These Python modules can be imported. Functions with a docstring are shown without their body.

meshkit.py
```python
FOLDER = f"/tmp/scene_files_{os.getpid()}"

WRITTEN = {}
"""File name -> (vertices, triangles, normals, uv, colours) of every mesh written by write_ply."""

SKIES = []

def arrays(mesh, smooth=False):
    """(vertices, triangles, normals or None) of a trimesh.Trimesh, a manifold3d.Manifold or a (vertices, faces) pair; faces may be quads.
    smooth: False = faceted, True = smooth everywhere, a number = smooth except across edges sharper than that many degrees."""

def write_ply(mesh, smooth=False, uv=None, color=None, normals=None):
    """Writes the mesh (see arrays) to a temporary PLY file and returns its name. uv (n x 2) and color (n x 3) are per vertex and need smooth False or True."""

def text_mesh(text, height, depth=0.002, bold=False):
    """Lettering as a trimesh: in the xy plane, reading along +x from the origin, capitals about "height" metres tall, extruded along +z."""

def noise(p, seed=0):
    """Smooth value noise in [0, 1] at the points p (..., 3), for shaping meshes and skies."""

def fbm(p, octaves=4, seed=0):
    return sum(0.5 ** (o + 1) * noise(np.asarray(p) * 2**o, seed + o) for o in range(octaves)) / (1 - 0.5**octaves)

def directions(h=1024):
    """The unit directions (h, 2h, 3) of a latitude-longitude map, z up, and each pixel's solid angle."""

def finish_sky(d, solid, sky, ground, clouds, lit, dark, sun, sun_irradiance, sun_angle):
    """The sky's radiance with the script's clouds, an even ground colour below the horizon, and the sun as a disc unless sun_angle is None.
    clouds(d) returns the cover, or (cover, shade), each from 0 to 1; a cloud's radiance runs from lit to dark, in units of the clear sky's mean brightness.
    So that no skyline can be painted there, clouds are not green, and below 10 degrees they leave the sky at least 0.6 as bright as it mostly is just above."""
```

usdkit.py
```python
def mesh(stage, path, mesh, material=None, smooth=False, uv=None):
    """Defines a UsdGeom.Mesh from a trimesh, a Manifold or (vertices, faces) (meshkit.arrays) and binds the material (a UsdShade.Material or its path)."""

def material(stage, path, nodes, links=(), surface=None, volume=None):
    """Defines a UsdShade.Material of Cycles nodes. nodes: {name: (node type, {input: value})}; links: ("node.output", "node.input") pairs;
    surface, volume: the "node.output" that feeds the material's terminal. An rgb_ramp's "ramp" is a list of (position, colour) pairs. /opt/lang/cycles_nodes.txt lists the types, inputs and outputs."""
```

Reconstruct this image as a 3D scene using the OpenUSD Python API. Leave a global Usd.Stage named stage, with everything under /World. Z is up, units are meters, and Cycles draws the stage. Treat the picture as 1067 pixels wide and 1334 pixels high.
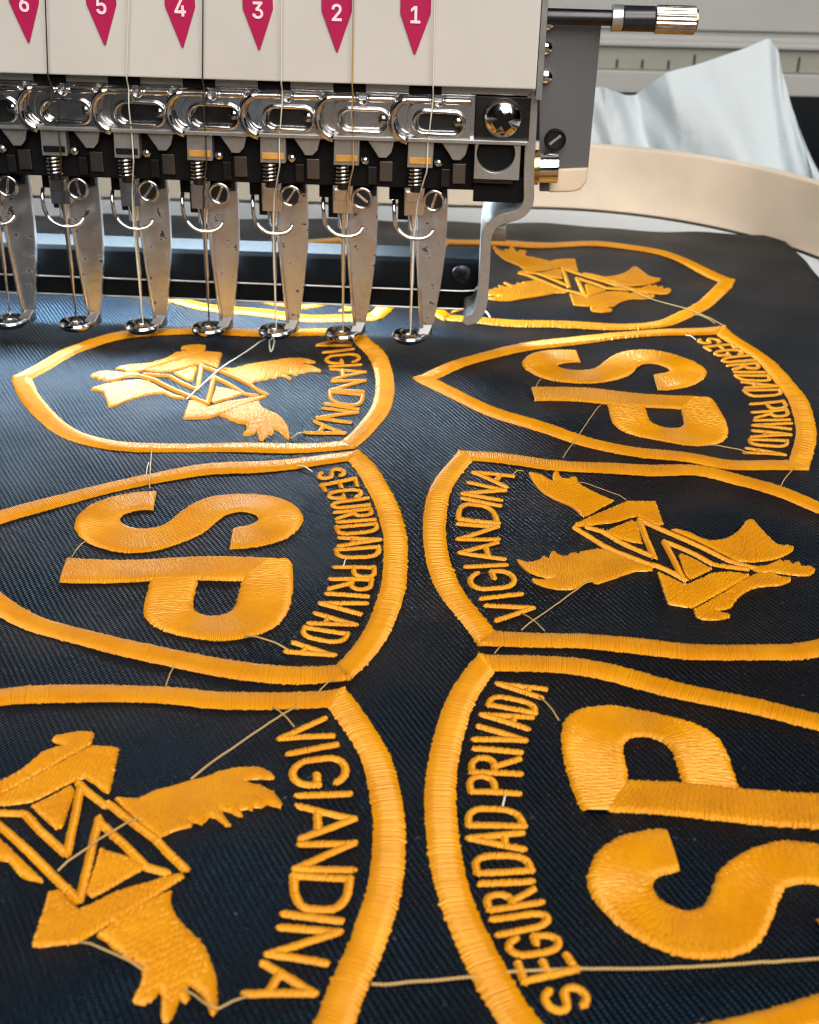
import math, numpy as np, trimesh, usdkit, meshkit
from pxr import Usd, UsdGeom, UsdLux, UsdShade, Gf, Sdf, Vt
import shapely
from shapely.geometry import Polygon, LineString, Point, MultiPolygon
from shapely.ops import unary_union
from scipy.interpolate import CubicSpline

stage = Usd.Stage.CreateInMemory()
UsdGeom.SetStageUpAxis(stage, UsdGeom.Tokens.z)
UsdGeom.SetStageMetersPerUnit(stage, 1.0)
world = UsdGeom.Xform.Define(stage, '/World')
UsdGeom.Scope.Define(stage, '/World/Looks')
rng = np.random.default_rng(11)

# ------------------------------------------------------------------ camera
FPX, HORIZON, ROLL = 1700.0, -289.0, 0.0226          # focal length in photo pixels, horizon row, roll
PITCH = math.atan((667 - HORIZON) / FPX)
CAMH = (430 - HORIZON) * math.cos(PITCH) / 4722       # camera height over the cloth
cR, sR = math.cos(ROLL), math.sin(ROLL)
right = np.array([1.0, 0, 0]); up0 = np.array([0, math.sin(PITCH), math.cos(PITCH)]); fwd = np.array([0, math.cos(PITCH), -math.sin(PITCH)])
cx, cy = cR * right + sR * up0, -sR * right + cR * up0
cam = UsdGeom.Camera.Define(stage, '/World/Camera')
cam.AddTransformOp().Set(Gf.Matrix4d(*cx, 0, *cy, 0, *(-fwd), 0, 0, 0, CAMH, 1))
cam.CreateHorizontalApertureAttr(36.0); cam.CreateVerticalApertureAttr(36.0 * 1024 / 819)
cam.CreateFocalLengthAttr(36.0 * FPX / 1067.0)
cam.CreateClippingRangeAttr(Gf.Vec2f(0.01, 50))
cam.CreateFStopAttr(48.0); cam.CreateFocusDistanceAttr(0.265)
cam.CreateExposureAttr(0.4)

# ------------------------------------------------------------------ lamps (a workshop window and two ceiling panels)
def rect_light(name, pos, aim, w, h, power, color):
    l = UsdLux.RectLight.Define(stage, '/World/' + name)
    p, a = np.array(pos, float), np.array(aim, float)
    z = (p - a) / np.linalg.norm(p - a); x = np.cross([0, 0, 1.0], z); x /= np.linalg.norm(x); y = np.cross(z, x)
    l.AddTransformOp().Set(Gf.Matrix4d(*x, 0, *y, 0, *z, 0, *p, 1))
    l.CreateWidthAttr(w); l.CreateHeightAttr(h); l.CreateIntensityAttr(power); l.CreateColorAttr(Gf.Vec3f(*color))
    l.CreateNormalizeAttr(False)
    return l
rect_light('window_light', (-0.66, 1.38, 0.82), (-0.05, 0.28, 0.0), 1.15, 0.85, 2.2, (0.72, 0.87, 1.0))
rect_light('head_lamp', (-0.090, 0.366, 0.056), (-0.080, 0.25, 0.0), 0.15, 0.018, 135.0, (0.64, 0.84, 1.0))      # work lamp under the machine head
rect_light('front_lamp', (0.30, -1.0, 0.95), (0.0, 0.30, 0.0), 1.3, 0.8, 6.5, (1.0, 0.94, 0.87))
rect_light('ceiling_lamp', (0.25, -0.35, 1.45), (0.0, 0.30, 0.0), 1.0, 0.6, 7.0, (1.0, 0.96, 0.90))

# ------------------------------------------------------------------ helpers
def ray(p):
    x, y = (p[0] - 533.5) / FPX, -(p[1] - 667) / FPX
    return fwd + x * cx + y * cy
def G(p, z=0.0):                                     # photo pixel -> point of the cloth plane
    d = ray(p); t = (z - CAMH) / d[2]
    return d[:2] * t
def Gs(pts): return np.array([G(p) for p in pts])
def at_depth(p, Y):                                  # photo pixel -> point on the upright plane at distance Y
    d = ray(p); t = Y / d[1]
    return np.array([d[0] * t, Y, CAMH + d[2] * t])

used = {}
def numbered(parent, name):
    k = used.get((parent, name), 0); used[(parent, name)] = k + 1
    return name if k == 0 else f'{name}_{k:03d}'
def thing(name, label, cat, group=None, mat4=None, kind=None):
    x = UsdGeom.Xform.Define(stage, '/World/' + numbered('/World', name))
    if mat4 is not None: x.AddTransformOp().Set(mat4)
    tag(x.GetPrim(), label, cat, group, kind); return x.GetPrim()
def tag(o, label=None, cat=None, group=None, kind=None):
    for k, v in (('label', label), ('category', cat), ('group', group), ('kind', kind)):
        if v: o.SetCustomDataByKey(k, v)
def part(name, mesh, mat, parent=None, smooth=False, label=None):
    base = str(parent.GetPath()) if parent is not None else '/World'
    m = usdkit.mesh(stage, base + '/' + numbered(base, name), mesh, M[mat], smooth=smooth)
    if label: m.GetPrim().SetCustomDataByKey('label', label)
    return m.GetPrim()
def cat_mesh(ms): return trimesh.util.concatenate([m for m in ms])

M = {}
def mat(name, nodes, links=(), surface='p.BSDF'):
    M[name] = usdkit.material(stage, '/World/Looks/' + name, nodes, links, surface=surface)

def metal(name, color, rough, smudge=0.15, scale=60, bev=0.0003, metallic=1.0, dirt=None, bumps=0.0):
    n = {'t': ('texture_coordinate', {}), 'n': ('noise_texture', {'scale': scale, 'detail': 4.0, 'roughness': 0.6}),
         'r': ('map_range', {'from_min': 0.35, 'from_max': 0.75, 'to_min': rough, 'to_max': rough + smudge}),
         'b': ('bevel', {'radius': bev, 'samples': 6}),
         'p': ('principled_bsdf', {'base_color': color, 'metallic': metallic})}
    l = [('t.object', 'n.vector'), ('n.fac', 'r.value'), ('r.result', 'p.roughness'), ('b.bevel', 'p.normal')]
    if dirt:
        n['d'] = ('noise_texture', {'scale': dirt[1], 'detail': 5.0, 'roughness': 0.62})
        n['dr'] = ('rgb_ramp', {'ramp': [(0.0, dirt[0]), (dirt[2], dirt[0]), (dirt[2] + 0.015, color), (1.0, color)]})
        l += [('t.object', 'd.vector'), ('d.fac', 'dr.fac'), ('dr.color', 'p.base_color')]
        n['dm'] = ('map_range', {'from_min': dirt[2], 'from_max': dirt[2] + 0.015, 'to_min': 0.1, 'to_max': metallic})
        l += [('d.fac', 'dm.value'), ('dm.result', 'p.metallic')]
    if bumps:
        n['bu'] = ('bump', {'strength': 0.5, 'distance': bumps})
        l = [x for x in l if x[1] != 'p.normal'] + [('n.fac', 'bu.height'), ('b.bevel', 'bu.normal'), ('bu.normal', 'p.normal')]
    mat(name, n, l)
def plastic(name, color, rough, bev=0.0004, noise=0.0, scale=30, spec=0.5):
    n = {'t': ('texture_coordinate', {}), 'n': ('noise_texture', {'scale': scale, 'detail': 5.0}),
         'r': ('rgb_ramp', {'ramp': [(0.3, [c * (1 - noise) for c in color]), (0.7, [min(1, c * (1 + noise)) for c in color])]}),
         'b': ('bevel', {'radius': bev, 'samples': 6}), 'p': ('principled_bsdf', {'roughness': rough, 'specular_ior_level': spec})}
    mat(name, n, [('t.object', 'n.vector'), ('n.fac', 'r.fac'), ('r.color', 'p.base_color'), ('b.bevel', 'p.normal')])

metal('chrome', (0.70, 0.70, 0.71), 0.10, 0.16, 90, bumps=0.0002)
metal('steel', (0.60, 0.60, 0.63), 0.33, 0.10, 200, dirt=((0.03, 0.027, 0.025), 360, 0.362), metallic=0.5)
metal('needle_steel', (0.75, 0.74, 0.72), 0.16, 0.08)
metal('dark_steel', (0.06, 0.06, 0.065), 0.28, 0.25, 80)
metal('edge_steel', (0.46, 0.46, 0.45), 0.24, 0.2, 90, metallic=0.75)
metal('gray_plate', (0.10, 0.10, 0.105), 0.42, 0.1, 40, metallic=0.0)
metal('black_paint', (0.016, 0.017, 0.020), 0.22, 0.2, 70, metallic=0.0, bev=0.0006)
plastic('bar_paint', (0.0045, 0.0052, 0.0062), 0.62, 0.0006, 0.3, 160, spec=0.06)
metal('toe_steel', (0.22, 0.21, 0.21), 0.3, 0.1)
metal('brass', (0.62, 0.42, 0.16), 0.2, 0.15)
metal('knurl', (0.55, 0.53, 0.50), 0.22, 0.15, 300)
plastic('cover_plastic', (0.57, 0.552, 0.515), 0.32, 0.0006, 0.05)
plastic('marker_red', (0.42, 0.010, 0.08), 0.4, 0.0001, 0.04)
plastic('numeral_pink', (0.88, 0.70, 0.76), 0.4, 0.00005)
plastic('orange_felt', (0.55, 0.27, 0.05), 0.6, 0.0002, 0.2, 300)
plastic('hoop_wood', (0.70, 0.57, 0.44), 0.42, 0.001, 0.09, 45)
plastic('rail_gray', (0.36, 0.365, 0.35), 0.45, 0.001, 0.04)
plastic('ruler_strip', (0.27, 0.27, 0.23), 0.5, 0.0005, 0.06)
plastic('ink', (0.03, 0.03, 0.03), 0.6)
plastic('black_void', (0.006, 0.006, 0.007), 0.6, 0.0005, spec=0.12)
plastic('bed_black', (0.012, 0.012, 0.013), 0.5, 0.002)
mat('backing', {'t': ('texture_coordinate', {}), 'n': ('noise_texture', {'scale': 900.0, 'detail': 3.0}), 'bu': ('bump', {'strength': 0.3, 'distance': 0.0002}),
                'p': ('principled_bsdf', {'base_color': (0.74, 0.77, 0.80), 'roughness': 0.75}), 'tr': ('translucent_bsdf', {'color': (0.68, 0.76, 0.84)}), 'm': ('mix_closure', {'fac': 0.35})},
    [('t.object', 'n.vector'), ('n.fac', 'bu.height'), ('bu.normal', 'p.normal'), ('p.BSDF', 'm.closure1'), ('tr.BSDF', 'm.closure2')], surface='m.closure')

mat('flap_cloth', {'t': ('texture_coordinate', {}), 'n': ('noise_texture', {'scale': 75.0, 'detail': 7.0, 'roughness': 0.62, 'distortion': 0.6}), 'bu': ('bump', {'strength': 0.6, 'distance': 0.0022}),
                'p': ('principled_bsdf', {'base_color': (0.66, 0.72, 0.76), 'roughness': 0.7}), 'tr': ('translucent_bsdf', {'color': (0.40, 0.52, 0.60)}), 'm': ('mix_closure', {'fac': 0.28})},
    [('t.object', 'n.vector'), ('n.fac', 'bu.height'), ('bu.normal', 'p.normal'), ('p.BSDF', 'm.closure1'), ('tr.BSDF', 'm.closure2')], surface='m.closure')
def thread_mat(name, c0, c1, rough=0.34, spec=0.9, tint=(1.0, 0.82, 0.40)):
    mat(name, {'g': ('geometry', {}), 't': ('texture_coordinate', {}), 'n': ('noise_texture', {'scale': 130.0, 'detail': 3.0}),
               'a': ('mix_float', {'fac': 0.6}), 'r': ('rgb_ramp', {'ramp': [(0.1, c0), (0.9, c1)]}),
               'f': ('noise_texture', {'scale': 3000.0, 'detail': 2.0}), 'bu': ('bump', {'strength': 0.35, 'distance': 0.00008}),
               'p': ('principled_bsdf', {'roughness': rough, 'specular_ior_level': spec, 'specular_tint': tint})},
        [('t.object', 'n.vector'), ('n.fac', 'a.a'), ('g.random_per_island', 'a.b'), ('a.result', 'r.fac'), ('r.color', 'p.base_color'),
         ('t.object', 'f.vector'), ('f.fac', 'bu.height'), ('bu.normal', 'p.normal')])
thread_mat('gold_thread', (0.55, 0.20, 0.0006), (1.0, 0.53, 0.006))
thread_mat('pale_thread', (0.42, 0.27, 0.10), (0.62, 0.44, 0.20), 0.4)
thread_mat('white_thread', (0.70, 0.68, 0.60), (0.82, 0.80, 0.72), 0.4)
thread_mat('dark_thread', (0.03, 0.025, 0.02), (0.06, 0.05, 0.04), 0.45)

TW = math.radians(-61)                               # direction of the twill ribs on the cloth
mat('twill', {'t': ('texture_coordinate', {}),
     'rot': ('mapping', {'rotation': (0, 0, -TW - math.pi / 2)}),
     'w': ('wave_texture', {'wave_type': 'bands', 'bands_direction': 'x', 'scale': 335.0, 'distortion': 1.1, 'detail': 2.0, 'detail_scale': 1.2}),
     'rot2': ('mapping', {'rotation': (0, 0, -TW - math.pi / 2 + 1.15)}),
     'w2': ('wave_texture', {'wave_type': 'bands', 'bands_direction': 'x', 'scale': 560.0, 'distortion': 1.5, 'detail': 1.0}),
     'mx': ('mix_float', {'fac': 0.38}), 'n': ('noise_texture', {'scale': 2200.0, 'detail': 2.0}), 'mx2': ('mix_float', {'fac': 0.3}),
     'big': ('noise_texture', {'scale': 35.0, 'detail': 4.0}),
     'c': ('rgb_ramp', {'ramp': [(0.25, (0.0008, 0.0012, 0.002)), (0.75, (0.002, 0.0038, 0.007))]}),
     'lint': ('noise_texture', {'scale': 650.0, 'detail': 1.0}), 'lr': ('rgb_ramp', {'ramp': [(0.0, (0, 0, 0)), (0.755, (0, 0, 0)), (0.82, (0.05, 0.065, 0.09)), (1.0, (0.07, 0.08, 0.1))]}),
     'add': ('mix_color', {'blend_type': 'add', 'fac': 1.0}),
     'pk': ('bump', {'strength': 0.7, 'distance': 0.0016}), 'pn': ('noise_texture', {'scale': 55.0, 'detail': 3.0}),
     'bu': ('bump', {'strength': 1.0, 'distance': 0.00032}),
     'p': ('principled_bsdf', {'roughness': 0.33, 'specular_ior_level': 0.26, 'specular_tint': (0.25, 0.60, 1.0)})},
    [('t.object', 'rot.vector'), ('rot.vector', 'w.vector'), ('t.object', 'rot2.vector'), ('rot2.vector', 'w2.vector'), ('w.fac', 'mx.a'), ('w2.fac', 'mx.b'), ('t.object', 'n.vector'),
     ('mx.result', 'mx2.a'), ('n.fac', 'mx2.b'), ('mx2.result', 'c.fac'), ('mx2.result', 'bu.height'), ('t.object', 'pn.vector'), ('pn.fac', 'pk.height'), ('pk.normal', 'bu.normal'), ('bu.normal', 'p.normal'),
     ('t.object', 'lint.vector'), ('lint.fac', 'lr.fac'), ('c.color', 'add.a'), ('lr.color', 'add.b'), ('add.result', 'p.base_color')])

# ------------------------------------------------------------------ shapes
def box(x0, x1, y0, y1, z0, z1):
    m = trimesh.creation.box((x1 - x0, y1 - y0, z1 - z0)); m.apply_translation(((x0 + x1) / 2, (y0 + y1) / 2, (z0 + z1) / 2)); return m
def cyl(a, b, r, n=32, r2=None):
    a, b = np.array(a, float), np.array(b, float); d = b - a; L = np.linalg.norm(d)
    prof = [[0, 0], [r, 0], [r if r2 is None else r2, L], [0, L]]
    m = trimesh.creation.revolve(prof, sections=n); m.apply_transform(trimesh.geometry.align_vectors([0, 0, 1], d / L)); m.apply_translation(a); return m
def lathe(prof, origin, axis, n=36):
    m = trimesh.creation.revolve(prof, sections=n); m.apply_transform(trimesh.geometry.align_vectors([0, 0, 1], axis)); m.apply_translation(origin); return m
def torus(c, R, r, axis, n=36, k=12):
    a = np.linspace(0, 2 * np.pi, k + 1)
    m = trimesh.creation.revolve(np.c_[R + r * np.cos(a), r * np.sin(a)], sections=n); m.apply_transform(trimesh.geometry.align_vectors([0, 0, 1], axis)); m.apply_translation(c); return m
def tube(pts, r, n=10, closed=False, smooth_n=0):
    pts = np.asarray(pts, float)
    if smooth_n:
        s = np.r_[0, np.cumsum(np.linalg.norm(np.diff(pts, axis=0), axis=1))]
        pts = CubicSpline(s, pts)(np.linspace(0, s[-1], smooth_n))
    t = np.gradient(pts, axis=0); t /= np.linalg.norm(t, axis=1, keepdims=True)
    ref = np.array([0.123, 0.31, 0.94]); V = []
    for p, d in zip(pts, t):
        u = np.cross(d, ref); u /= np.linalg.norm(u); w = np.cross(d, u)
        a = np.linspace(0, 2 * np.pi, n, endpoint=False)
        V.append(p + r * (np.cos(a)[:, None] * u + np.sin(a)[:, None] * w))
    N = len(pts); V = np.concatenate(V); F = []
    for i in range(N - 1):
        for j in range(n):
            k = (j + 1) % n; F += [[i * n + j, i * n + k, (i + 1) * n + k], [i * n + j, (i + 1) * n + k, (i + 1) * n + j]]
    c0, c1 = len(V), len(V) + 1; V = np.vstack([V, pts[0], pts[-1]])
    for j in range(n):
        k = (j + 1) % n; F += [[c0, k, j], [c1, (N - 1) * n + j, (N - 1) * n + k]]
    return trimesh.Trimesh(V, np.array(F), process=False)
def slab(poly, y0, y1):
    """polygon in (x, z) extruded from y0 to y1"""
    if not isinstance(poly, (Polygon, MultiPolygon)): poly = Polygon(poly)
    if not poly.is_valid: poly = poly.buffer(0)
    ms = []
    for g in (poly.geoms if isinstance(poly, MultiPolygon) else [poly]):
        m = trimesh.creation.extrude_polygon(g, y1 - y0); v = m.vertices.copy()
        m.vertices = np.c_[v[:, 0], y1 - v[:, 2], v[:, 1]]; ms.append(m)
    m = cat_mesh(ms); return m
def rounded(x0, x1, z0, z1, r):
    r = min(r, (x1 - x0) / 2.01, (z1 - z0) / 2.01)
    return shapely.box(x0 + r, z0 + r, x1 - r, z1 - r).buffer(r, quad_segs=8)

# ------------------------------------------------------------------ hoop, backing, cloth
def cloth_h(x, y):
    return 0.00040 * np.sin(x * 95 + 1.0) * np.sin(y * 80 + .4) + 0.00022 * np.sin(x * 210 - y * 130) + 0.00016 * np.sin(y * 260 + x * 60 + 1.5 * np.sin(x * 70))
HX0, HX1, HY0, HY1, HR = -0.27, 0.145, -0.16, 0.464, 0.100
def hoop_outline(grow): return shapely.box(HX0 + HR, HY0 + HR, HX1 - HR, HY1 - HR).buffer(HR + grow, quad_segs=40)
HOOPH = 0.0215
hm = []
def ring_solid(inner, outer, z0, z1):
    return trimesh.creation.extrude_polygon(outer.difference(inner), z1 - z0).apply_translation((0, 0, z0))
hoop = thing('embroidery_hoop', 'cream wooden hoop ring curving behind the embroidered black cloth', 'hoop')
part('inner_ring', ring_solid(hoop_outline(0), hoop_outline(0.0042), -0.001, HOOPH), 'hoop_wood', hoop, smooth=35)
part('outer_ring', ring_solid(hoop_outline(0.0043), hoop_outline(0.0090), -0.006, HOOPH - 0.0022), 'hoop_wood', hoop, smooth=35)

b_poly = hoop_outline(-0.0003)
bk = trimesh.creation.extrude_polygon(b_poly, 0.0004); bk.apply_translation((0, 0, -0.0022))
o = part('backing_sheet', bk, 'backing'); tag(o, 'white stabiliser sheet stretched in the hoop under the black cloth', 'backing sheet')

def cloth():
    edge = [G((640, 290)), G((750, 293)), G((880, 302)), G((960, 305)), G((1015, 308)), G((1030, 320)), G((1048, 338)), G((1067, 372))]
    far = np.array(edge)
    xs = np.linspace(-0.255, 0.1255, 200); ys = np.linspace(-0.14, 0.4395, 260)
    X, Y = np.meshgrid(xs, ys, indexing='ij')
    # the far edge wanders a little, the far right corner is cut round
    ye = np.interp(xs, [-0.26, -0.1, 0.02, 0.026, far[1][0], far[2][0], far[3][0], far[4][0], 0.1256], [0.438, 0.4395, 0.441, far[0][1], far[1][1], far[2][1], far[3][1], far[4][1], 0.405])
    Y = -0.14 + (Y + 0.14) / (0.4395 + 0.14) * (ye[:, None] + 0.14)
    Y += 0.0006 * np.sin(X * 160) * (Y > 0.41)
    Z = cloth_h(X, Y)
    V = np.c_[X.ravel(), Y.ravel(), Z.ravel()]
    n, m = X.shape; i = np.arange(n * m).reshape(n, m)
    q = np.stack([i[:-1, :-1], i[1:, :-1], i[1:, 1:], i[:-1, 1:]], -1).reshape(-1, 4)
    # a hem under the visible edges gives the cloth its thickness
    border = np.r_[i[:, 0], i[-1, 1:], i[::-1, -1][1:], i[0, ::-1][1:-1]]
    W = V[border].copy(); W[:, 2] -= 0.0015; k = len(border); off = len(V)
    side = np.array([[border[j], off + j, off + (j + 1) % k, border[(j + 1) % k]] for j in range(k)])
    return np.vstack([V, W]), np.vstack([q, side])
o = part('black_cloth', cloth(), 'twill', smooth=50); tag(o, 'black navy twill cloth stretched in the hoop, covered in gold emblems', 'cloth')

# ------------------------------------------------------------------ embroidery: every stitch is a strand of its own
def strands(a, b, t0, t1, full, w, H, R, base, dip=0.00016, seg=7, jit=0.00006):
    """ridges from a to b; t0..t1 is the piece of the whole stitch (length full) it covers; H dome height, R rounding at its ends"""
    n = len(a); t = np.linspace(0, 1, seg)
    d = b - a; L = np.linalg.norm(d, axis=1); ok = L > 0.00015
    a, b, t0, t1, full, d, L = a[ok], b[ok], t0[ok], t1[ok], full[ok], d[ok], L[ok]; n = len(a)
    if n == 0: return np.zeros((0, 3)), np.zeros((0, 3), int)
    nx = np.c_[-d[:, 1], d[:, 0]] / L[:, None]
    tt = t0[:, None] + (t1 - t0)[:, None] * t
    e = np.minimum(tt, 1 - tt) * full[:, None]
    RR = np.minimum(R, full * 0.5)[:, None]
    dome = np.sqrt(np.clip(1 - (1 - np.minimum(e, RR) / RR) ** 2, 0, 1))
    z = base + H * dome
    inner = (2 * t - 1) ** 8
    hasdip = ((t0 > 0.01) | (t1 < 0.99))
    z = z - dip * inner * hasdip[:, None] * (((t < .5) & (t0[:, None] > .01)) | ((t > .5) & (t1[:, None] < .99)))
    z = z + rng.normal(0, 0.00003, (n, 1))
    p = a[:, None, :] + d[:, None, :] * t[None, :, None]
    bow = rng.normal(0, jit, (n, 1)) * np.sin(np.pi * t)
    p = p + nx[:, None, :] * bow[..., None]
    z = z + cloth_h(p[..., 0], p[..., 1])
    off = np.array([-0.75, -0.36, 0.0, 0.36, 0.75]) * w; dz = np.array([-0.85, -0.30, 0.0, -0.30, -0.85]) * w
    P = p[:, :, None, :] + nx[:, None, None, :] * off[None, None, :, None]
    Z = z[:, :, None] + dz[None, None, :]
    V = np.concatenate([P, Z[..., None]], -1).reshape(-1, 3)
    q = []
    for i in range(seg - 1):
        for j in range(4):
            q.append([i * 5 + j, (i + 1) * 5 + j, (i + 1) * 5 + j + 1, i * 5 + j + 1])
    q = np.array(q)[:, ::-1]
    F = (np.arange(n)[:, None, None] * (seg * 5) + q[None]).reshape(-1, 4)
    F = np.vstack([F[:, [0, 1, 2]], F[:, [0, 2, 3]]])
    return V, F
def join(parts):
    V, F, o = [], [], 0
    for v, f in parts:
        V.append(v); F.append(f + o); o += len(v)
    return np.vstack(V), np.vstack(F)
def stitch(a, b, w, H, R, base=0.0002, maxlen=None, seg=7, jit=0.00006, ragged=0.00012):
    a, b = a.copy(), b.copy(); n = len(a); d = b - a; L = np.linalg.norm(d, axis=1); L[L == 0] = 1e-9; u = d / L[:, None]
    a -= u * np.abs(rng.normal(0, ragged, (n, 1))); b += u * np.abs(rng.normal(0, ragged, (n, 1)))
    L = np.linalg.norm(b - a, axis=1)
    if maxlen is None:
        return strands(a, b, np.zeros(n), np.ones(n), L, w, H, R, base, seg=seg, jit=jit)
    out = []
    k = np.maximum(1, np.ceil(L / maxlen)).astype(int)
    A, B, T0, T1, FL = [], [], [], [], []
    for i in range(n):
        if k[i] == 1: cuts = [0, 1]
        else:
            ph = (i * 0.37 + rng.uniform(-.12, .12)) % 1.0
            c = (np.arange(1, k[i] + 1) - ph) / k[i]; c = c[(c > 0.08) & (c < 0.92)]
            cuts = [0, *c, 1]
        for s, e in zip(cuts[:-1], cuts[1:]):
            A.append(a[i] + (b[i] - a[i]) * s); B.append(a[i] + (b[i] - a[i]) * e); T0.append(s); T1.append(e); FL.append(L[i])
    return strands(np.array(A), np.array(B), np.array(T0), np.array(T1), np.array(FL), w, H, R, base, seg=seg, jit=jit)

SP = 0.00032                                         # thread pitch
def dense(pts, step=0.0005, spline=True):
    pts = np.asarray(pts, float); s = np.r_[0, np.cumsum(np.linalg.norm(np.diff(pts, axis=0), axis=1))]
    n = max(3, int(s[-1] / step)); q = np.linspace(0, s[-1], n)
    if spline and len(pts) > 2: return CubicSpline(s, pts)(q)
    return np.c_[np.interp(q, s, pts[:, 0]), np.interp(q, s, pts[:, 1])]
def mitred_column(sections, width, H=0.00058, **kw):
    """closed outline given as sections between corners; satin across it, mitred at the corners"""
    secs = [dense(s) for s in sections]; out = []; N = len(secs)
    for i, c in enumerate(secs):
        pv, nxt = secs[i - 1], secs[(i + 1) % N]
        t_in = c[1] - c[0]; t_in /= np.linalg.norm(t_in); t_out = c[-1] - c[-2]; t_out /= np.linalg.norm(t_out)
        pt = pv[-1] - pv[-2]; pt /= np.linalg.norm(pt); nt = nxt[1] - nxt[0]; nt /= np.linalg.norm(nt)
        c = np.vstack([c[0] - t_in * width, c, c[-1] + t_out * width])
        s = np.r_[0, np.cumsum(np.linalg.norm(np.diff(c, axis=0), axis=1))]
        q = np.arange(0, s[-1], SP); q = q + rng.normal(0, SP * 0.06, len(q))
        p = np.c_[np.interp(q, s, c[:, 0]), np.interp(q, s, c[:, 1])]
        tg = np.c_[np.interp(q + 4e-4, s, c[:, 0]) - np.interp(q - 4e-4, s, c[:, 0]), np.interp(q + 4e-4, s, c[:, 1]) - np.interp(q - 4e-4, s, c[:, 1])]
        tg /= np.linalg.norm(tg, axis=1, keepdims=True); nr = np.c_[-tg[:, 1], tg[:, 0]]
        a, b = p - nr * width / 2, p + nr * width / 2
        for C, n in ((secs[i][0], t_in + pt), (secs[i][-1], -(t_out + nt))):      # keep the side with n.(x-C) > 0
            n = n / np.linalg.norm(n); da, db = (a - C) @ n, (b - C) @ n
            near = (np.linalg.norm(p - C, axis=1) < 3.5 * width)
            m = (near & (da < 0) & (db < 0)); keep = ~m
            a, b, da, db, p, near = a[keep], b[keep], da[keep], db[keep], p[keep], near[keep]
            x = near & (da * db < 0); f = np.where(x, da / np.where(x, da - db, 1), 0)[:, None]; cut = a + (b - a) * f
            a = np.where((x & (da < 0))[:, None], cut, a); b = np.where((x & (db < 0))[:, None], cut, b)
        out.append(stitch(a, b, SP * 1.25, H, width * 0.30, **kw))
    return join(out)
def rail_column(ra, rb, H=0.00055, maxlen=None, R=0.0012, spline=True, sp=SP, **kw):
    ra, rb = np.asarray(ra, float), np.asarray(rb, float); u = np.arange(len(ra))
    uu = np.linspace(0, len(ra) - 1, 60 * len(ra))
    A = CubicSpline(u, ra)(uu) if spline and len(ra) > 2 else np.c_[np.interp(uu, u, ra[:, 0]), np.interp(uu, u, ra[:, 1])]
    B = CubicSpline(u, rb)(uu) if spline and len(rb) > 2 else np.c_[np.interp(uu, u, rb[:, 0]), np.interp(uu, u, rb[:, 1])]
    s = np.r_[0, np.cumsum(np.maximum(np.linalg.norm(np.diff(A, axis=0), axis=1), np.linalg.norm(np.diff(B, axis=0), axis=1)) * 0.55 + 0.225 * (np.linalg.norm(np.diff(A, axis=0), axis=1) + np.linalg.norm(np.diff(B, axis=0), axis=1)))]
    q = np.arange(sp / 2, s[-1], sp)
    a = np.c_[np.interp(q, s, A[:, 0]), np.interp(q, s, A[:, 1])]; b = np.c_[np.interp(q, s, B[:, 0]), np.interp(q, s, B[:, 1])]
    return stitch(a, b, sp * 1.3, H, R, maxlen=maxlen, **kw)
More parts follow.
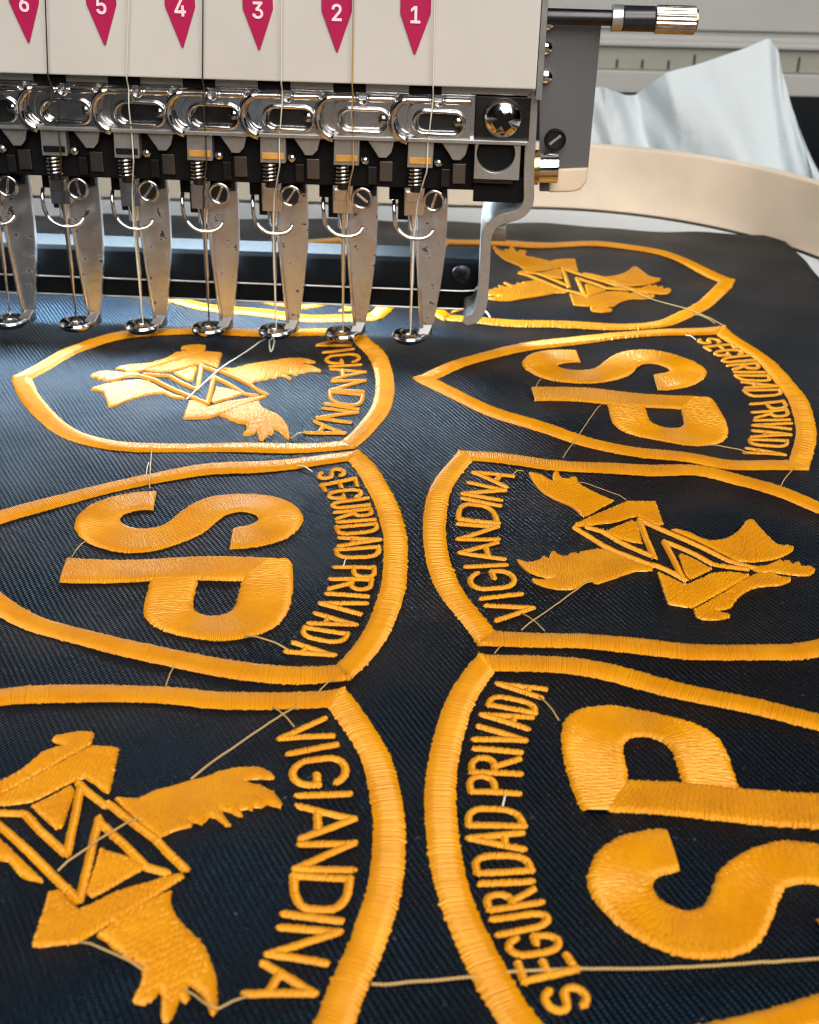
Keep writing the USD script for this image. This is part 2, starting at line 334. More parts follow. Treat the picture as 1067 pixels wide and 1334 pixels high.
def stroke(pts, width, H=0.0006, spline=False, round_ends=True, **kw):
    """a narrow satin column along a polyline"""
    pts = np.asarray(pts, float); c = dense(pts, 0.0002, spline)
    s = np.r_[0, np.cumsum(np.linalg.norm(np.diff(c, axis=0), axis=1))]
    ext = width * 0.35
    q = np.arange(-ext, s[-1] + ext, SP * 0.95)
    t0 = (c[1] - c[0]) / np.linalg.norm(c[1] - c[0]); t1 = (c[-1] - c[-2]) / np.linalg.norm(c[-1] - c[-2])
    c2 = np.vstack([c[0] - t0 * width, c, c[-1] + t1 * width]); s2 = np.r_[-width, s, s[-1] + width]
    f = lambda v: np.c_[np.interp(v, s2, c2[:, 0]), np.interp(v, s2, c2[:, 1])]
    p = f(q); tg = f(q + 3e-4) - f(q - 3e-4); tg /= np.linalg.norm(tg, axis=1, keepdims=True); nr = np.c_[-tg[:, 1], tg[:, 0]]
    k = np.ones(len(q))
    if round_ends:
        e = np.minimum(q + ext, s[-1] + ext - q); k = np.sqrt(np.clip(1 - (1 - np.minimum(e / (width * .4), 1)) ** 2, 0.2, 1))
    h = nr * (width / 2 * k)[:, None]
    sk = tg * SP * 0.4
    return stitch(p - h - sk, p + h + sk, SP * 1.35, H, width * 0.45, seg=5, ragged=0.00005, **kw)
def fill(poly, angle, H=0.0005, maxlen=0.0036, base=0.0002, sp=SP * 1.05):
    poly = Polygon(poly).buffer(0); d = np.array([math.cos(angle), math.sin(angle)]); n = np.array([-d[1], d[0]])
    c = np.array(poly.centroid.coords[0]); P = np.array(poly.exterior.coords) if poly.geom_type == 'Polygon' else np.vstack([np.array(g.exterior.coords) for g in poly.geoms])
    lo, hi = ((P - c) @ n).min(), ((P - c) @ n).max(); R = 0.2; A, B = [], []
    for v in np.arange(lo + sp / 2, hi, sp):
        g = poly.intersection(LineString([c + n * v - d * R, c + n * v + d * R]))
        for l in (g.geoms if hasattr(g, 'geoms') else [g]):
            if l.geom_type == 'LineString' and l.length > 0.0004: A.append(l.coords[0]); B.append(l.coords[-1])
    if not A: return np.zeros((0, 3)), np.zeros((0, 3), int)
    main = stitch(np.array(A), np.array(B), sp * 1.25, H, 0.0009, base=base, maxlen=maxlen, seg=6, ragged=0.00010)
    ring = np.array(poly.buffer(-0.00012).exterior.coords if poly.buffer(-0.00012).geom_type == 'Polygon' else poly.exterior.coords)
    c = dense(ring, 0.0016, False)
    return join([main, stitch(c[:-1], c[1:], sp * 1.1, H * 0.3, 0.0004, base=base + 0.00002, seg=5, ragged=0.0001)])
def affine(src, dst):
    s, d = Gs(src), Gs(dst); A = np.c_[s, np.ones(len(s))]
    X, *_ = np.linalg.lstsq(A, d, rcond=None); return lambda p: np.c_[np.asarray(p), np.ones(len(p))] @ X

# --- borders: centre lines in photo pixels, as sections between corners
A1, B1, C1 = (462, 434), (453.4, 579.2), (28.5, 495.3)
A2, B2, C2 = (461, 595.7), (447, 876.7), (-78, 722)
A3, B3, C3 = (438.3, 909.6), (404, 1392), (-365, 1132)
RA1, RB1, RC1 = (578, 315.5), (583, 415.5), (946.5, 367.6)
RA2, RB2, RC2 = (938.7, 430.3), (1041, 606.5), (553, 492.6)
RA3, RB3, RC3 = (633.7, 832.6), (606, 596.3), (1185, 738)
RA4, RB4, RC4 = (717, 1374), (633.7, 864), (1385, 1090)
BORD = {
 'L1': [[B1, (396.5, 582.7), (346, 584), (270, 584.7), (215, 584.2), (152, 583.5), (121.5, 577), (88.6, 563), (58, 541.7), (40.5, 521.5), C1], [C1, (50.6, 481.5), (81, 463.8), (113.9, 448.8), (141.7, 440), (172, 435.8), (227.7, 434.7), (320.6, 434.5), (409, 433.5), A1], [A1, (475.5, 447.5), (490, 462.5), (499, 483.5), (501.5, 506.3), (496.5, 529), (482.5, 551.8), (464.8, 570), B1]],
 'L2': [[A2, (396.5, 601.5), (333, 607.3), (268, 613.5), (215, 623), (164.5, 631.9), (113.9, 643.3), (63.3, 657.2), (0, 674.5), (-38, 692), C2], [C2, (-58, 743), (-30, 767), (0, 788), (38, 808.3), (88.6, 827.3), (139.2, 841.2), (189.8, 850.5), (227.7, 857.7), (268, 866.5), (320.6, 874), (371, 877.5), (421.8, 878), B2], [B2, (470, 854), (490, 823.5), (502.8, 795.7), (512, 765), (515, 737), (515.5, 709), (510.4, 681), (501.5, 653.4), (487.6, 628), (472.4, 606.6), A2]],
 'L3': [[A3, (371, 909.5), (320.6, 910), (270, 910.4), (253, 908.8), (202.4, 904.8), (139.2, 903.2), (75.9, 905.7), (25.3, 909), (-30, 917), (-150, 958), (-250, 1018), C3], [C3, (-335, 1200), (-250, 1300), (-120, 1375), (100, 1395), (300, 1394), B3], [B3, (415, 1368), (435.7, 1334), (447.5, 1304), (460.5, 1271), (475, 1238), (487.6, 1205), (497.7, 1172), (504, 1139), (507, 1100), (506, 1060), (499, 1020), (488, 985), (477.5, 966), (457.2, 935), A3]],
 'R1': [[RB1, (656.5, 419.8), (719.8, 422.7), (798, 425.3), (822.3, 425.8), (855, 424), (880.5, 416.4), (905.8, 403.7), (931, 386), RC1], [RC1, (918.5, 354.4), (893, 342), (865.3, 333), (835, 325.3), (797, 320), (732.4, 318.2), (656.5, 317), RA1], [RA1, (563, 333), (555, 352), (555, 372), (562, 394), RB1]],
 'R2': [[RA2, (898.2, 433.5), (847.6, 437), (797, 438.7), (745, 444), (694.5, 450.8), (651.5, 459.4), (606, 472.5), (572, 484.5), RC2], [RC2, (575.5, 504.5), (606, 520.5), (643.9, 537.4), (681.8, 551.3), (719.8, 562.7), (757.7, 573.3), (798, 584.2), (822.3, 590.2), (860.3, 594.4), (898.2, 597.3), (928.6, 604), (953.9, 609), (986.8, 610), (1017, 608.5), RB2], [RB2, (1046, 588), (1050, 566.5), (1047.5, 548.8), (1040, 526), (1024.7, 500.7), (1004.5, 478), (979.2, 459), (953.9, 442.2), RA2]],
 'R3': [[RB3, (631.2, 598), (681.8, 602), (732.4, 606), (798, 610.7), (847.6, 613.5), (878, 612.9), (905.8, 613.6), (931, 619), (961.5, 628.8), (994.4, 636.8), (1024.7, 644.8), (1065.2, 660.5), (1110, 681), (1155, 710), RC3], [RC3, (1160, 785), (1110, 828), (1065, 846.3), (1037.4, 851.6), (999.4, 853), (948.8, 851.5), (898.2, 848.8), (847.6, 844.3), (797, 840.7), (757.7, 837), (707, 834.5), (656.5, 833), RA3], [RA3, (613.5, 805.8), (593.3, 778.5), (578.5, 750.5), (569.2, 721.6), (566, 691.2), (568, 663.4), (575.5, 638), (589.5, 615.3), RB3]],
 'R4': [[RB4, (681.8, 864.4), (732.4, 867.5), (797, 876.4), (847.6, 887.3), (898.2, 900.7), (948.8, 914.2), (999.4, 926.3), (1050, 938.6), (1130, 962), (1250, 1012), RC4], [RC4, (1270, 1225), (1180, 1280), (1065, 1321), (1010, 1337), (960, 1348), (880, 1361), (800, 1370), RA4], [RA4, (690, 1348), (668, 1322), (651.5, 1295), (634, 1262), (617.3, 1226), (601.5, 1190), (589, 1152), (580, 1114), (575, 1072), (573.5, 1036.8), (576.8, 998.8), (584.4, 960.8), (597, 923), (614, 890), RB4]],
}
# --- S and P of the middle left emblem: paired rails, in photo pixels
S_A = [(204.2, 643.3), (180, 644.5), (155, 648), (128, 656), (108.8, 667.3), (98.2, 681.2), (101, 694), (115, 706), (140, 714), (170, 717.3), (200, 715), (230, 707.3), (255, 698), (271, 689), (285, 677.4), (297.8, 670), (312, 667.3), (322, 668.5), (331, 671.2), (336, 674.5), (337.8, 677.6), (337, 680.3), (334.5, 682.7), (329, 685.5), (321, 687.8), (313, 689), (305.4, 691.3)]
S_B = [(198.6, 667.3), (185, 667), (168, 670.5), (159, 674.5), (155.5, 678), (155, 680), (157, 682.4), (160.5, 684.7), (167, 687.2), (178, 689.3), (190, 689.5), (203, 687.8), (215, 683.5), (232.8, 671), (252, 657.5), (276, 647.2), (305, 643), (333, 643), (360, 648.6), (380, 657.7), (391.5, 668.6), (394.5, 678.7), (388, 689.5), (374, 700.5), (352, 709.7), (325, 715.7), (299.9, 718)]
P_STEM = [[(87.3, 728), (140, 728.2), (200, 728.5), (270, 729.3), (330, 730.5), (352, 731)], [(78, 757.5), (132, 757.7), (196, 758), (257, 758.3), (300, 758.4), (316, 758.5)]]
P_A = [(197.4, 755.5), (193, 772), (188, 789), (187.7, 800), (193, 809), (208, 819), (232, 827), (262, 833), (292, 835.8), (320, 832.5), (345, 825.3), (362, 815), (373, 801), (379, 783), (381.3, 757), (377.5, 731.8)]
P_B = [(257.6, 758), (253.5, 773), (250.5, 787), (251.5, 792), (254.5, 796), (259, 799), (265, 801.3), (272, 802.7), (282, 802.6), (291, 801), (299, 798), (304, 793.5), (308, 788), (311.5, 777), (317, 757.5), (319.5, 732)]
SPK = [(87.3, 728), (78, 757), (377.5, 731.8), (255.6, 758), (317.8, 758), (308.7, 797), (255.6, 799.7), (204, 643), (97.4, 683.7), (299.9, 718), (305.4, 691.3)]
SP_R2 = affine(SPK[:10], [(694.5, 508.3), (698, 523.5), (926, 517), (845, 533.6), (888, 532.4), (894.4, 557.7), (848.9, 552.6), (750, 455.6), (678.8, 473), (857.7, 508.3)])
SP_R4 = affine([SPK[i] for i in (2, 3, 4, 5, 6, 9, 10)] + [A2, B2], [(751.4, 1057), (888, 1017.8), (817.2, 1016.5), (809.7, 963.4), (875.4, 966), (864, 1084.8), (876.7, 1138), RA4, RB4])
ident = lambda p: np.asarray(p)
# --- the animal head of the middle right emblem, in photo pixels
DOG = {
 'wing1': [(689.4, 615.3), (700, 616), (707, 617.8), (716, 623), (722, 626), (720, 619), (723, 613), (727, 613), (730, 620), (734, 622), (742, 622), (746, 620), (751, 620), (753, 627), (761, 633), (770, 638), (784, 645.5), (800, 652), (786, 660), (759, 676), (752, 667), (744, 660), (732.4, 654.5), (720, 648), (712, 643), (705, 637), (699.5, 631), (693, 622)],
 'chev1': [(747.4, 685.5), (800, 660.8), (816.6, 652.5), (853.6, 652.5), (863.5, 683), (857, 684.5), (829, 671), (802, 680), (752, 687.5)],
 'tri1': [(784, 694.3), (823.6, 677.7), (829.5, 681), (835.8, 708), (820, 704.5)],
 'tri2': [(884.3, 724.5), (890, 724.2), (926.5, 742), (899, 757), (893, 752)],
 'chev2': [(857, 750), (893, 765), (931, 746.3), (955, 745), (978, 747.2), (940, 769), (901, 791.5), (870.4, 788.5)],
 'head': [(873, 689.5), (885, 691), (898.2, 694.5), (918.5, 704.8), (938.7, 703.8), (953.9, 698.6), (966.5, 688.5), (972, 681), (977, 678.4), (981, 679.5), (985.5, 684), (994.4, 692.5), (1003, 700), (1012, 707), (1022, 709), (1033.4, 709.8), (1032.5, 715.5), (1019.7, 722.8), (1004.5, 727), (974, 730.5), (958, 728), (911, 706.5), (885, 695)],
 'snout': [(975, 735.5), (985, 736), (999.4, 735), (1008, 731), (1017, 727.5), (1021, 731), (1024, 728), (1028, 728), (1034, 735), (1037, 731), (1041, 730.4), (1045, 738.5), (1050, 737), (1054, 736), (1061, 740.5), (1060, 745), (1055, 749.6), (1045, 750), (1032, 748.4), (1019, 746), (1007, 743.7), (996, 743.5), (986, 743.8)],
 'jaw': [(905, 793.5), (945, 769.8), (981, 747.8), (989, 745), (1007, 744.6), (1013, 749.6), (1022, 751), (1030, 752), (1027.5, 757.6), (1020, 760.5), (1012, 762), (989, 762.5), (978, 765), (966, 772), (959, 778), (952, 789), (942, 792), (931, 794), (941, 796), (950, 798), (949, 803.5), (937, 806), (923.5, 806.7), (913, 805.7), (908, 804)],
 'wing2': [(674, 731.3), (680, 733.5), (688, 735.5), (694, 735), (702, 731.7), (706, 730), (709, 726), (713, 731), (717, 730.5), (716, 725), (721, 719), (728, 726), (740, 726.5), (742, 722), (747, 721.3), (755, 724.3), (757, 719.5), (770, 717), (783, 714.7), (798, 719.5), (812, 728), (827.4, 735.6), (850, 743.3), (848, 748), (827.4, 747.7), (797, 757.5), (775.4, 764), (770, 758.5), (753, 765), (751, 768), (730, 769.5), (707, 765.3), (697, 761), (690, 755.5), (698, 757), (706, 757.5), (716, 756.3), (724, 754.6), (712, 755), (702, 753), (692, 749.5), (686, 746), (680, 740.5)],
}
DOGLINES = [[(765, 688.5), (785, 693), (816.6, 710.5), (851, 728)], [(749, 690), (768, 700), (787, 711.5), (850, 741.5)], [(833.5, 678), (843, 704), (852.5, 730)],
            [(834, 676.8), (847.6, 683.6), (898, 707), (948.8, 730), (983, 738.5)], [(865.5, 706.5), (877, 732), (889, 757)], [(867, 706.5), (903, 723), (928.6, 736.5), (974, 740.3)], [(852, 740), (873, 749), (893, 759)]]
DOGKEY = {'T': (746.3, 688.7), 'C': (985.5, 741.8), 'h': (870.4, 788), 'h2': (857, 750), 'b': (853.6, 652.5), 'b2': (863.5, 683), 'w1': (689.4, 615.3), 'w2': (674, 733), 'w3': (690, 755.5), 'j': (1061, 742), 'e': (977, 678), 'k': (950, 800)}
def dogmap(keys): return affine([DOGKEY[k] for k in keys], list(keys.values()))
D_L3 = dogmap({'T': (245.4, 1138), 'h': (156.9, 978.6), 'h2': (141.7, 1036.8), 'b': (44.3, 1233), 'b2': (65.8, 1159.5), 'w1': (277.6, 1324), 'w2': (367.4, 1052), 'w3': (357.3, 1014), 'k': (64.5, 964.6)})
D_L1 = dogmap({'T': (349.7, 515), 'C': (181, 487.3), 'h': (290, 460.7), 'h2': (285, 477), 'b': (239, 548), 'b2': (246.7, 526.5), 'w1': (377.5, 572), 'w2': (419, 483.5), 'w3': (409, 470.9), 'j': (121, 487.3), 'e': (140.4, 530.3), 'k': (234, 459.5)})
D_R1 = dogmap({'T': (671.2, 355.7), 'b': (747.6, 338), 'b2': (751.4, 352), 'h': (743.8, 400), 'h2': (740, 386), 'w2': (632.5, 378.4), 'e': (830, 349.3), 'j': (876.7, 377), 'k': (798, 403.7)})

# --- lettering: strokes in a unit cell (u along the word, v up)
def arc(cu, cv, ru, rv, a0, a1, n=14):
    a = np.radians(np.linspace(a0, a1, n)); return [(cu + ru * math.cos(x), cv + rv * math.sin(x)) for x in a]
FONT = {
 'V': [[(0, 1), (.5, 0)], [(.5, 0), (1, 1)]], 'I': [[(.5, 0), (.5, 1)]],
 'G': [arc(.5, .68, .5, .32, 25, 180) + arc(.5, .32, .5, .32, 180, 360) + [(1.0, .45)], [(1.0, .45), (.6, .45)]],
 'A': [[(0, 0), (.5, 1)], [(.5, 1), (1, 0)], [(.2, .33), (.8, .33)]],
 'N': [[(0, 0), (0, 1)], [(0, 1), (1, 0)], [(1, 0), (1, 1)]],
 'D': [[(0, 0), (0, 1)], [(0, 1), (.4, 1)] + arc(.4, .68, .6, .32, 90, 0)[1:] + arc(.4, .32, .6, .32, 0, -90) + [(0, 0)]],
 'S': [arc(.5, .76, .5, .24, 10, 250, 14) + arc(.5, .25, .5, .25, 70, -170, 14)],
 'E': [[(0, 0), (0, 1)], [(0, 1), (1, 1)], [(0, .52), (.85, .52)], [(0, 0), (1, 0)]],
 'U': [[(0, 1), (0, .3)] + arc(.5, .3, .5, .3, 180, 360)[1:] + [(1, .3), (1, 1)]],
 'R': [[(0, 0), (0, 1)], [(0, 1), (.5, 1)] + arc(.5, .76, .45, .24, 90, -90)[1:] + [(0, .52)], [(.4, .52), (1, 0)]],
 'P': [[(0, 0), (0, 1)], [(0, 1), (.5, 1)] + arc(.5, .74, .5, .26, 90, -90)[1:] + [(0, .48)]],
}
# (letter, bottom-left, bottom-right, top-left, top-right) in photo pixels, lower left emblem
VIGI = [('V', (358, 952), (373, 973), (421.8, 937), (433, 961)), ('I', (377, 978), (378, 990), (438, 966), (439, 980)), ('G', (380, 996), (383, 1026), (449, 988), (452, 1020)), ('I', (389, 1031), (390, 1044), (453, 1027), (455, 1040)),
        ('A', (390, 1051), (392, 1093), (460, 1045), (461, 1085)), ('N', (391.5, 1101), (386, 1133), (460.5, 1097), (458, 1134)), ('D', (383, 1142), (384, 1184), (456, 1146), (450, 1187)), ('I', (372, 1184), (370, 1197), (445, 1194), (442, 1208)),
        ('N', (366, 1208), (350, 1244), (441, 1215), (424, 1256)), ('A', (344, 1257), (321, 1297), (419, 1278), (397, 1316))]
SEGU = [('S', (769, 1308), (755, 1287), (721, 1322), (704, 1297)), ('E', (750, 1266), (738, 1247), (683, 1281), (675, 1258)), ('G', (730, 1240.5), (725, 1218), (668, 1248), (659, 1223)), ('U', (716, 1205), (711, 1187), (650, 1216.5), (641.3, 1195)),
        ('R', (704.6, 1174), (696, 1156), (638.8, 1182), (631.2, 1162)), ('I', (692.5, 1150), (691.5, 1142), (626, 1151), (625, 1143)), ('D', (692, 1132), (686, 1113), (622.4, 1134), (617, 1113)), ('A', (681.8, 1105), (679, 1085), (613, 1102), (611, 1082)),
        ('D', (681.8, 1076), (675.5, 1056), (611, 1076), (609.7, 1055)), ('P', (675.5, 1034), (672, 1013), (613.5, 1033), (611, 1013)), ('R', (676.8, 1009), (676.3, 991), (614.8, 1007.7), (614.8, 987.4)), ('I', (677.5, 987), (676.5, 979), (618, 981), (617, 973)),
        ('V', (684, 977), (682, 959), (618.6, 966), (623.6, 949.5)), ('A', (686.5, 953), (692, 938), (626, 942), (631, 927)), ('D', (695.7, 931.5), (697.5, 919), (636.3, 920.6), (641.3, 906.5)), ('A', (704.5, 910), (711, 898.5), (646, 898), (652, 884))]
T_L1 = affine([(366, 961), (408, 1297), (321, 1297.5), (245.4, 1138), (454, 1034), (389, 1038), A3, (461, 1097), (443.5, 1201), (371, 1191)], [(409, 440.5), (448, 560.7), (400, 562.5), (349.7, 515), (471, 476), (432, 479.7), A1, (475, 497), (464.8, 534), (423, 534)])
T_R3 = affine([(366, 961), (408, 1297), (321, 1297.5), (245.4, 1138), A3, (438, 973), (377, 984), (454, 1034), (389, 1038), (443.5, 1201), (371, 1191)], [(692, 792), (618.6, 617.8), (665.4, 620.4), (746.3, 688.7), RA3, (628, 778.7), (680.6, 772), (607, 739), (659, 739.3), (602, 652), (651.5, 660)])
T_R1 = lambda p: D_R1(np.linalg.lstsq(np.eye(2), np.asarray(p).T, rcond=None)[0].T)
T_L2 = affine([(613.5, 1033.5), (675.5, 1034), (649, 890.6), (711, 899.4), (717, 1319), (768, 1306), RA4, RB4], [(483.8, 743), (432, 744.5), (435.7, 851.3), (377.5, 850), (447, 607.8), (405.4, 620.5), A2, B2])
T_R2 = affine([(613.5, 1033.5), (675.5, 1034), (649, 890.6), (711, 899.4), (717, 1319), (768, 1306), RA4, RB4], [(1021, 527.3), (976.7, 526), (1018.4, 593), (972.9, 591.8), (928.6, 439.2), (904.5, 446.8), RA2, RB2])

def letters(emb, word, mp, wid):
    for ch, bl, br, tl, tr in word:
        q = mp(Gs([bl, br, tl, tr])); out = []
        for st in FONT[ch]:
            pts = np.array([(1 - v) * ((1 - u) * q[0] + u * q[1]) + v * ((1 - u) * q[2] + u * q[3]) for u, v in st])
            out.append(stroke(pts, wid, H=0.00036 + rng.uniform(0, 5e-5), spline=False))
        part('letter', join(out), 'gold_thread', emb, smooth=True)
def border(emb, key, wid=0.0045): part('border', mitred_column([Gs(s) for s in BORD[key]], wid), 'gold_thread', emb, smooth=True)
def big_letters(emb, mp):
    part('large_letter', rail_column(mp(Gs(S_A)), mp(Gs(S_B)), H=0.00055, maxlen=0.0060, R=0.0012), 'gold_thread', emb, smooth=True)
    st = rail_column(mp(Gs(P_STEM[0])), mp(Gs(P_STEM[1])), H=0.00062, maxlen=0.0045, R=0.0012, spline=False)
    bo = rail_column(mp(Gs(P_A)), mp(Gs(P_B)), H=0.00052, maxlen=0.0060, R=0.0012)
    part('large_letter', join([st, bo]), 'gold_thread', emb, smooth=True)
PLUME = {
 'wing2': [(149.3, 1039.3), (162, 1039.3), (182, 1039), (202.4, 1029), (227.7, 1021.6), (253, 1014), (270, 1010), (285, 1004), (303, 1000), (320.6, 998.8), (338.3, 1000), (353.5, 1007.7), (357.6, 1015.3), (348.4, 1016.5), (330.7, 1014), (315.5, 1017.8), (320.6, 1020.3), (338.3, 1024), (356, 1033), (366, 1046.9), (367.6, 1053.5), (363.6, 1055), (353.5, 1049.4), (342, 1049.4), (340.8, 1056), (335.8, 1052), (329.5, 1053.5), (330, 1061), (323, 1055.7), (311.8, 1058.3), (316, 1068.5), (310, 1067.5), (300.4, 1060.8), (285, 1057), (295.3, 1072.2), (300.8, 1081), (295, 1081.5), (285, 1072), (272.5, 1064.6), (263.5, 1079.5), (258, 1077), (245.4, 1071), (253, 1079), (248, 1081.5), (227.7, 1084.8), (207.5, 1095)],
 'wing1': [(126.5, 1221.5), (177, 1184.9), (222.7, 1164.6), (220, 1174.7), (227.7, 1195), (243, 1212.7), (260.6, 1227.9), (270, 1243), (273.8, 1255.7), (280, 1270.9), (281.4, 1291), (282.7, 1316.4), (278.9, 1325), (272.5, 1314), (265.7, 1298.7), (255.6, 1288.6), (244, 1279.7), (243, 1288.6), (246.7, 1301), (240.4, 1307), (232.8, 1298.7), (227.7, 1313.9), (220, 1330), (211.3, 1330), (210, 1316.4), (212.5, 1301), (207.5, 1286), (200, 1301), (187.3, 1308), (174.6, 1307), (173.3, 1301), (182, 1291), (186, 1276), (187.3, 1263.3), (184, 1256), (177, 1259), (175, 1250), (169, 1254), (162, 1252), (157, 1240.5), (149.3, 1241), (139.2, 1228)]}
_k = {'T': (245.4, 1138), 'h': (156.9, 978.6), 'h2': (141.7, 1036.8), 'b': (44.3, 1233), 'b2': (65.8, 1159.5), 'w1': (277.6, 1324), 'w2': (367.4, 1052), 'w3': (357.3, 1014), 'k': (64.5, 964.6)}
TO_R3 = affine(list(_k.values()), [DOGKEY[k] for k in _k])
def dog(emb, mp, plume=None):
    base = mp(Gs([DOGKEY['T'], DOGKEY['C']])); ax = base[1] - base[0]; th = math.atan2(ax[1], ax[0])
    for key, name, da in (('wing1', 'fur_plume', 1.35), ('wing2', 'fur_plume', 1.7), ('chev1', 'chevron', 1.57), ('chev2', 'chevron', 1.57), ('tri1', 'triangle', 1.57), ('tri2', 'triangle', 1.57), ('head', 'head', 1.6), ('snout', 'snout', 1.5), ('jaw', 'jaw', 1.62)):
        pol = Polygon(plume(Gs(PLUME[key])) if plume and key in PLUME else mp(Gs(DOG[key]))).buffer(0)
        if pol.geom_type != 'Polygon': pol = max(pol.geoms, key=lambda g: g.area)
        part(name, fill(pol, th + da, H=0.00036), 'gold_thread', emb, smooth=True)
    for l in DOGLINES: part('diamond_line', stroke(mp(Gs(l)), 0.00122, H=0.00042), 'gold_thread', emb, smooth=True)

# the plane motion that carries the lower left emblem's lettering onto the far right one
def similarity(src, dst):
    s, d = np.asarray(src), np.asarray(dst); a, b = s[1] - s[0], d[1] - d[0]
    ca, cb = complex(*a), complex(*b); k = cb / ca
    return lambda p: np.array([[(k * complex(*(x - s[0]))).real + d[0][0], (k * complex(*(x - s[0]))).imag + d[0][1]] for x in np.asarray(p)])
T_R1 = similarity(Gs([A3, B3]), Gs([RB1, RA1]))
L0_off = similarity(Gs([A2, B2]), Gs([(462, 310.5), (488, 414)]))
R4b = None

EM = {}
def emblem(key, label): EM[key] = thing('embroidered_emblem', label, 'emblem'); border(EM[key], key); return EM[key]
e = emblem('L1', 'gold animal-head shield emblem directly below the presser feet, pointed end left'); dog(e, D_L1, lambda p: D_L1(TO_R3(p))); letters(e, VIGI, T_L1, 0.00100)
e = emblem('L2', 'gold SP shield emblem in the left column between two animal-head emblems'); big_letters(e, ident); letters(e, SEGU, T_L2, 0.00092)
e = emblem('L3', 'gold animal-head shield emblem at the lower left, cut by the frame'); dog(e, D_L3, ident); letters(e, VIGI, ident, 0.00118)
e = emblem('R1', 'gold animal-head shield emblem farthest back, beside the end of the black bar'); dog(e, D_R1, lambda p: D_R1(TO_R3(p))); letters(e, VIGI, T_R1, 0.00120)
e = emblem('R2', 'gold SP shield emblem in the right column, its whole outline in view'); big_letters(e, SP_R2); letters(e, SEGU, T_R2, 0.00088)
e = emblem('R3', 'gold animal-head shield emblem whose snout reaches the right frame edge'); dog(e, ident); letters(e, VIGI, T_R3, 0.00108)
e = emblem('R4', 'gold SP shield emblem nearest the viewer at the lower right, letters upside down'); big_letters(e, SP_R4); letters(e, SEGU, ident, 0.00105)
e = thing('embroidered_emblem', 'gold shield emblem mostly hidden behind the presser feet and black bar', 'emblem')
part('border', mitred_column([L0_off(Gs(s)) for s in BORD['L2']], 0.0045), 'gold_thread', e, smooth=True)
big_letters(e, L0_off); letters(e, SEGU, lambda p: L0_off(T_L2(p)), 0.00115)

# --- loose jump threads lying across the stitching
def jump(px, label, mat_='pale_thread', r=0.00021, lift=0.0006, group=None):
    pts = Gs(px); c = dense(pts, 0.0015, spline=False); n = len(c); t = np.linspace(0, 1, n)
    z = cloth_h(c[:, 0], c[:, 1]) + 0.0004 + lift * np.clip(np.sin(np.pi * t) * 3, 0, 1)
    c = c + rng.normal(0, 0.00003, c.shape)
    if lift < 0:
        ln = np.r_[0, np.cumsum(np.linalg.norm(np.diff(c, axis=0), axis=1))]; q = np.arange(0, ln[-1], 0.0003); cc = np.c_[np.interp(q, ln, c[:, 0]), np.interp(q, ln, c[:, 1]), np.interp(q, ln, z)]
        ph = q / 0.0011 * 2 * np.pi; nn = np.c_[np.gradient(-cc[:, 1]), np.gradient(cc[:, 0])]; nn /= np.linalg.norm(nn, axis=1, keepdims=True)
        tw = [tube(cc + np.c_[nn * (np.cos(ph + p0) * r * .45)[:, None], np.sin(ph + p0) * r * .45 + 0.0003], r * .55, 6) for p0 in (0, np.pi)]
        o = part('jump_thread', cat_mesh(tw), mat_, smooth=True); tag(o, label, 'thread', group); return
    o = part('jump_thread', tube(np.c_[c, z], r * 0.58, 6), mat_, smooth=True); tag(o, label, 'thread', group)
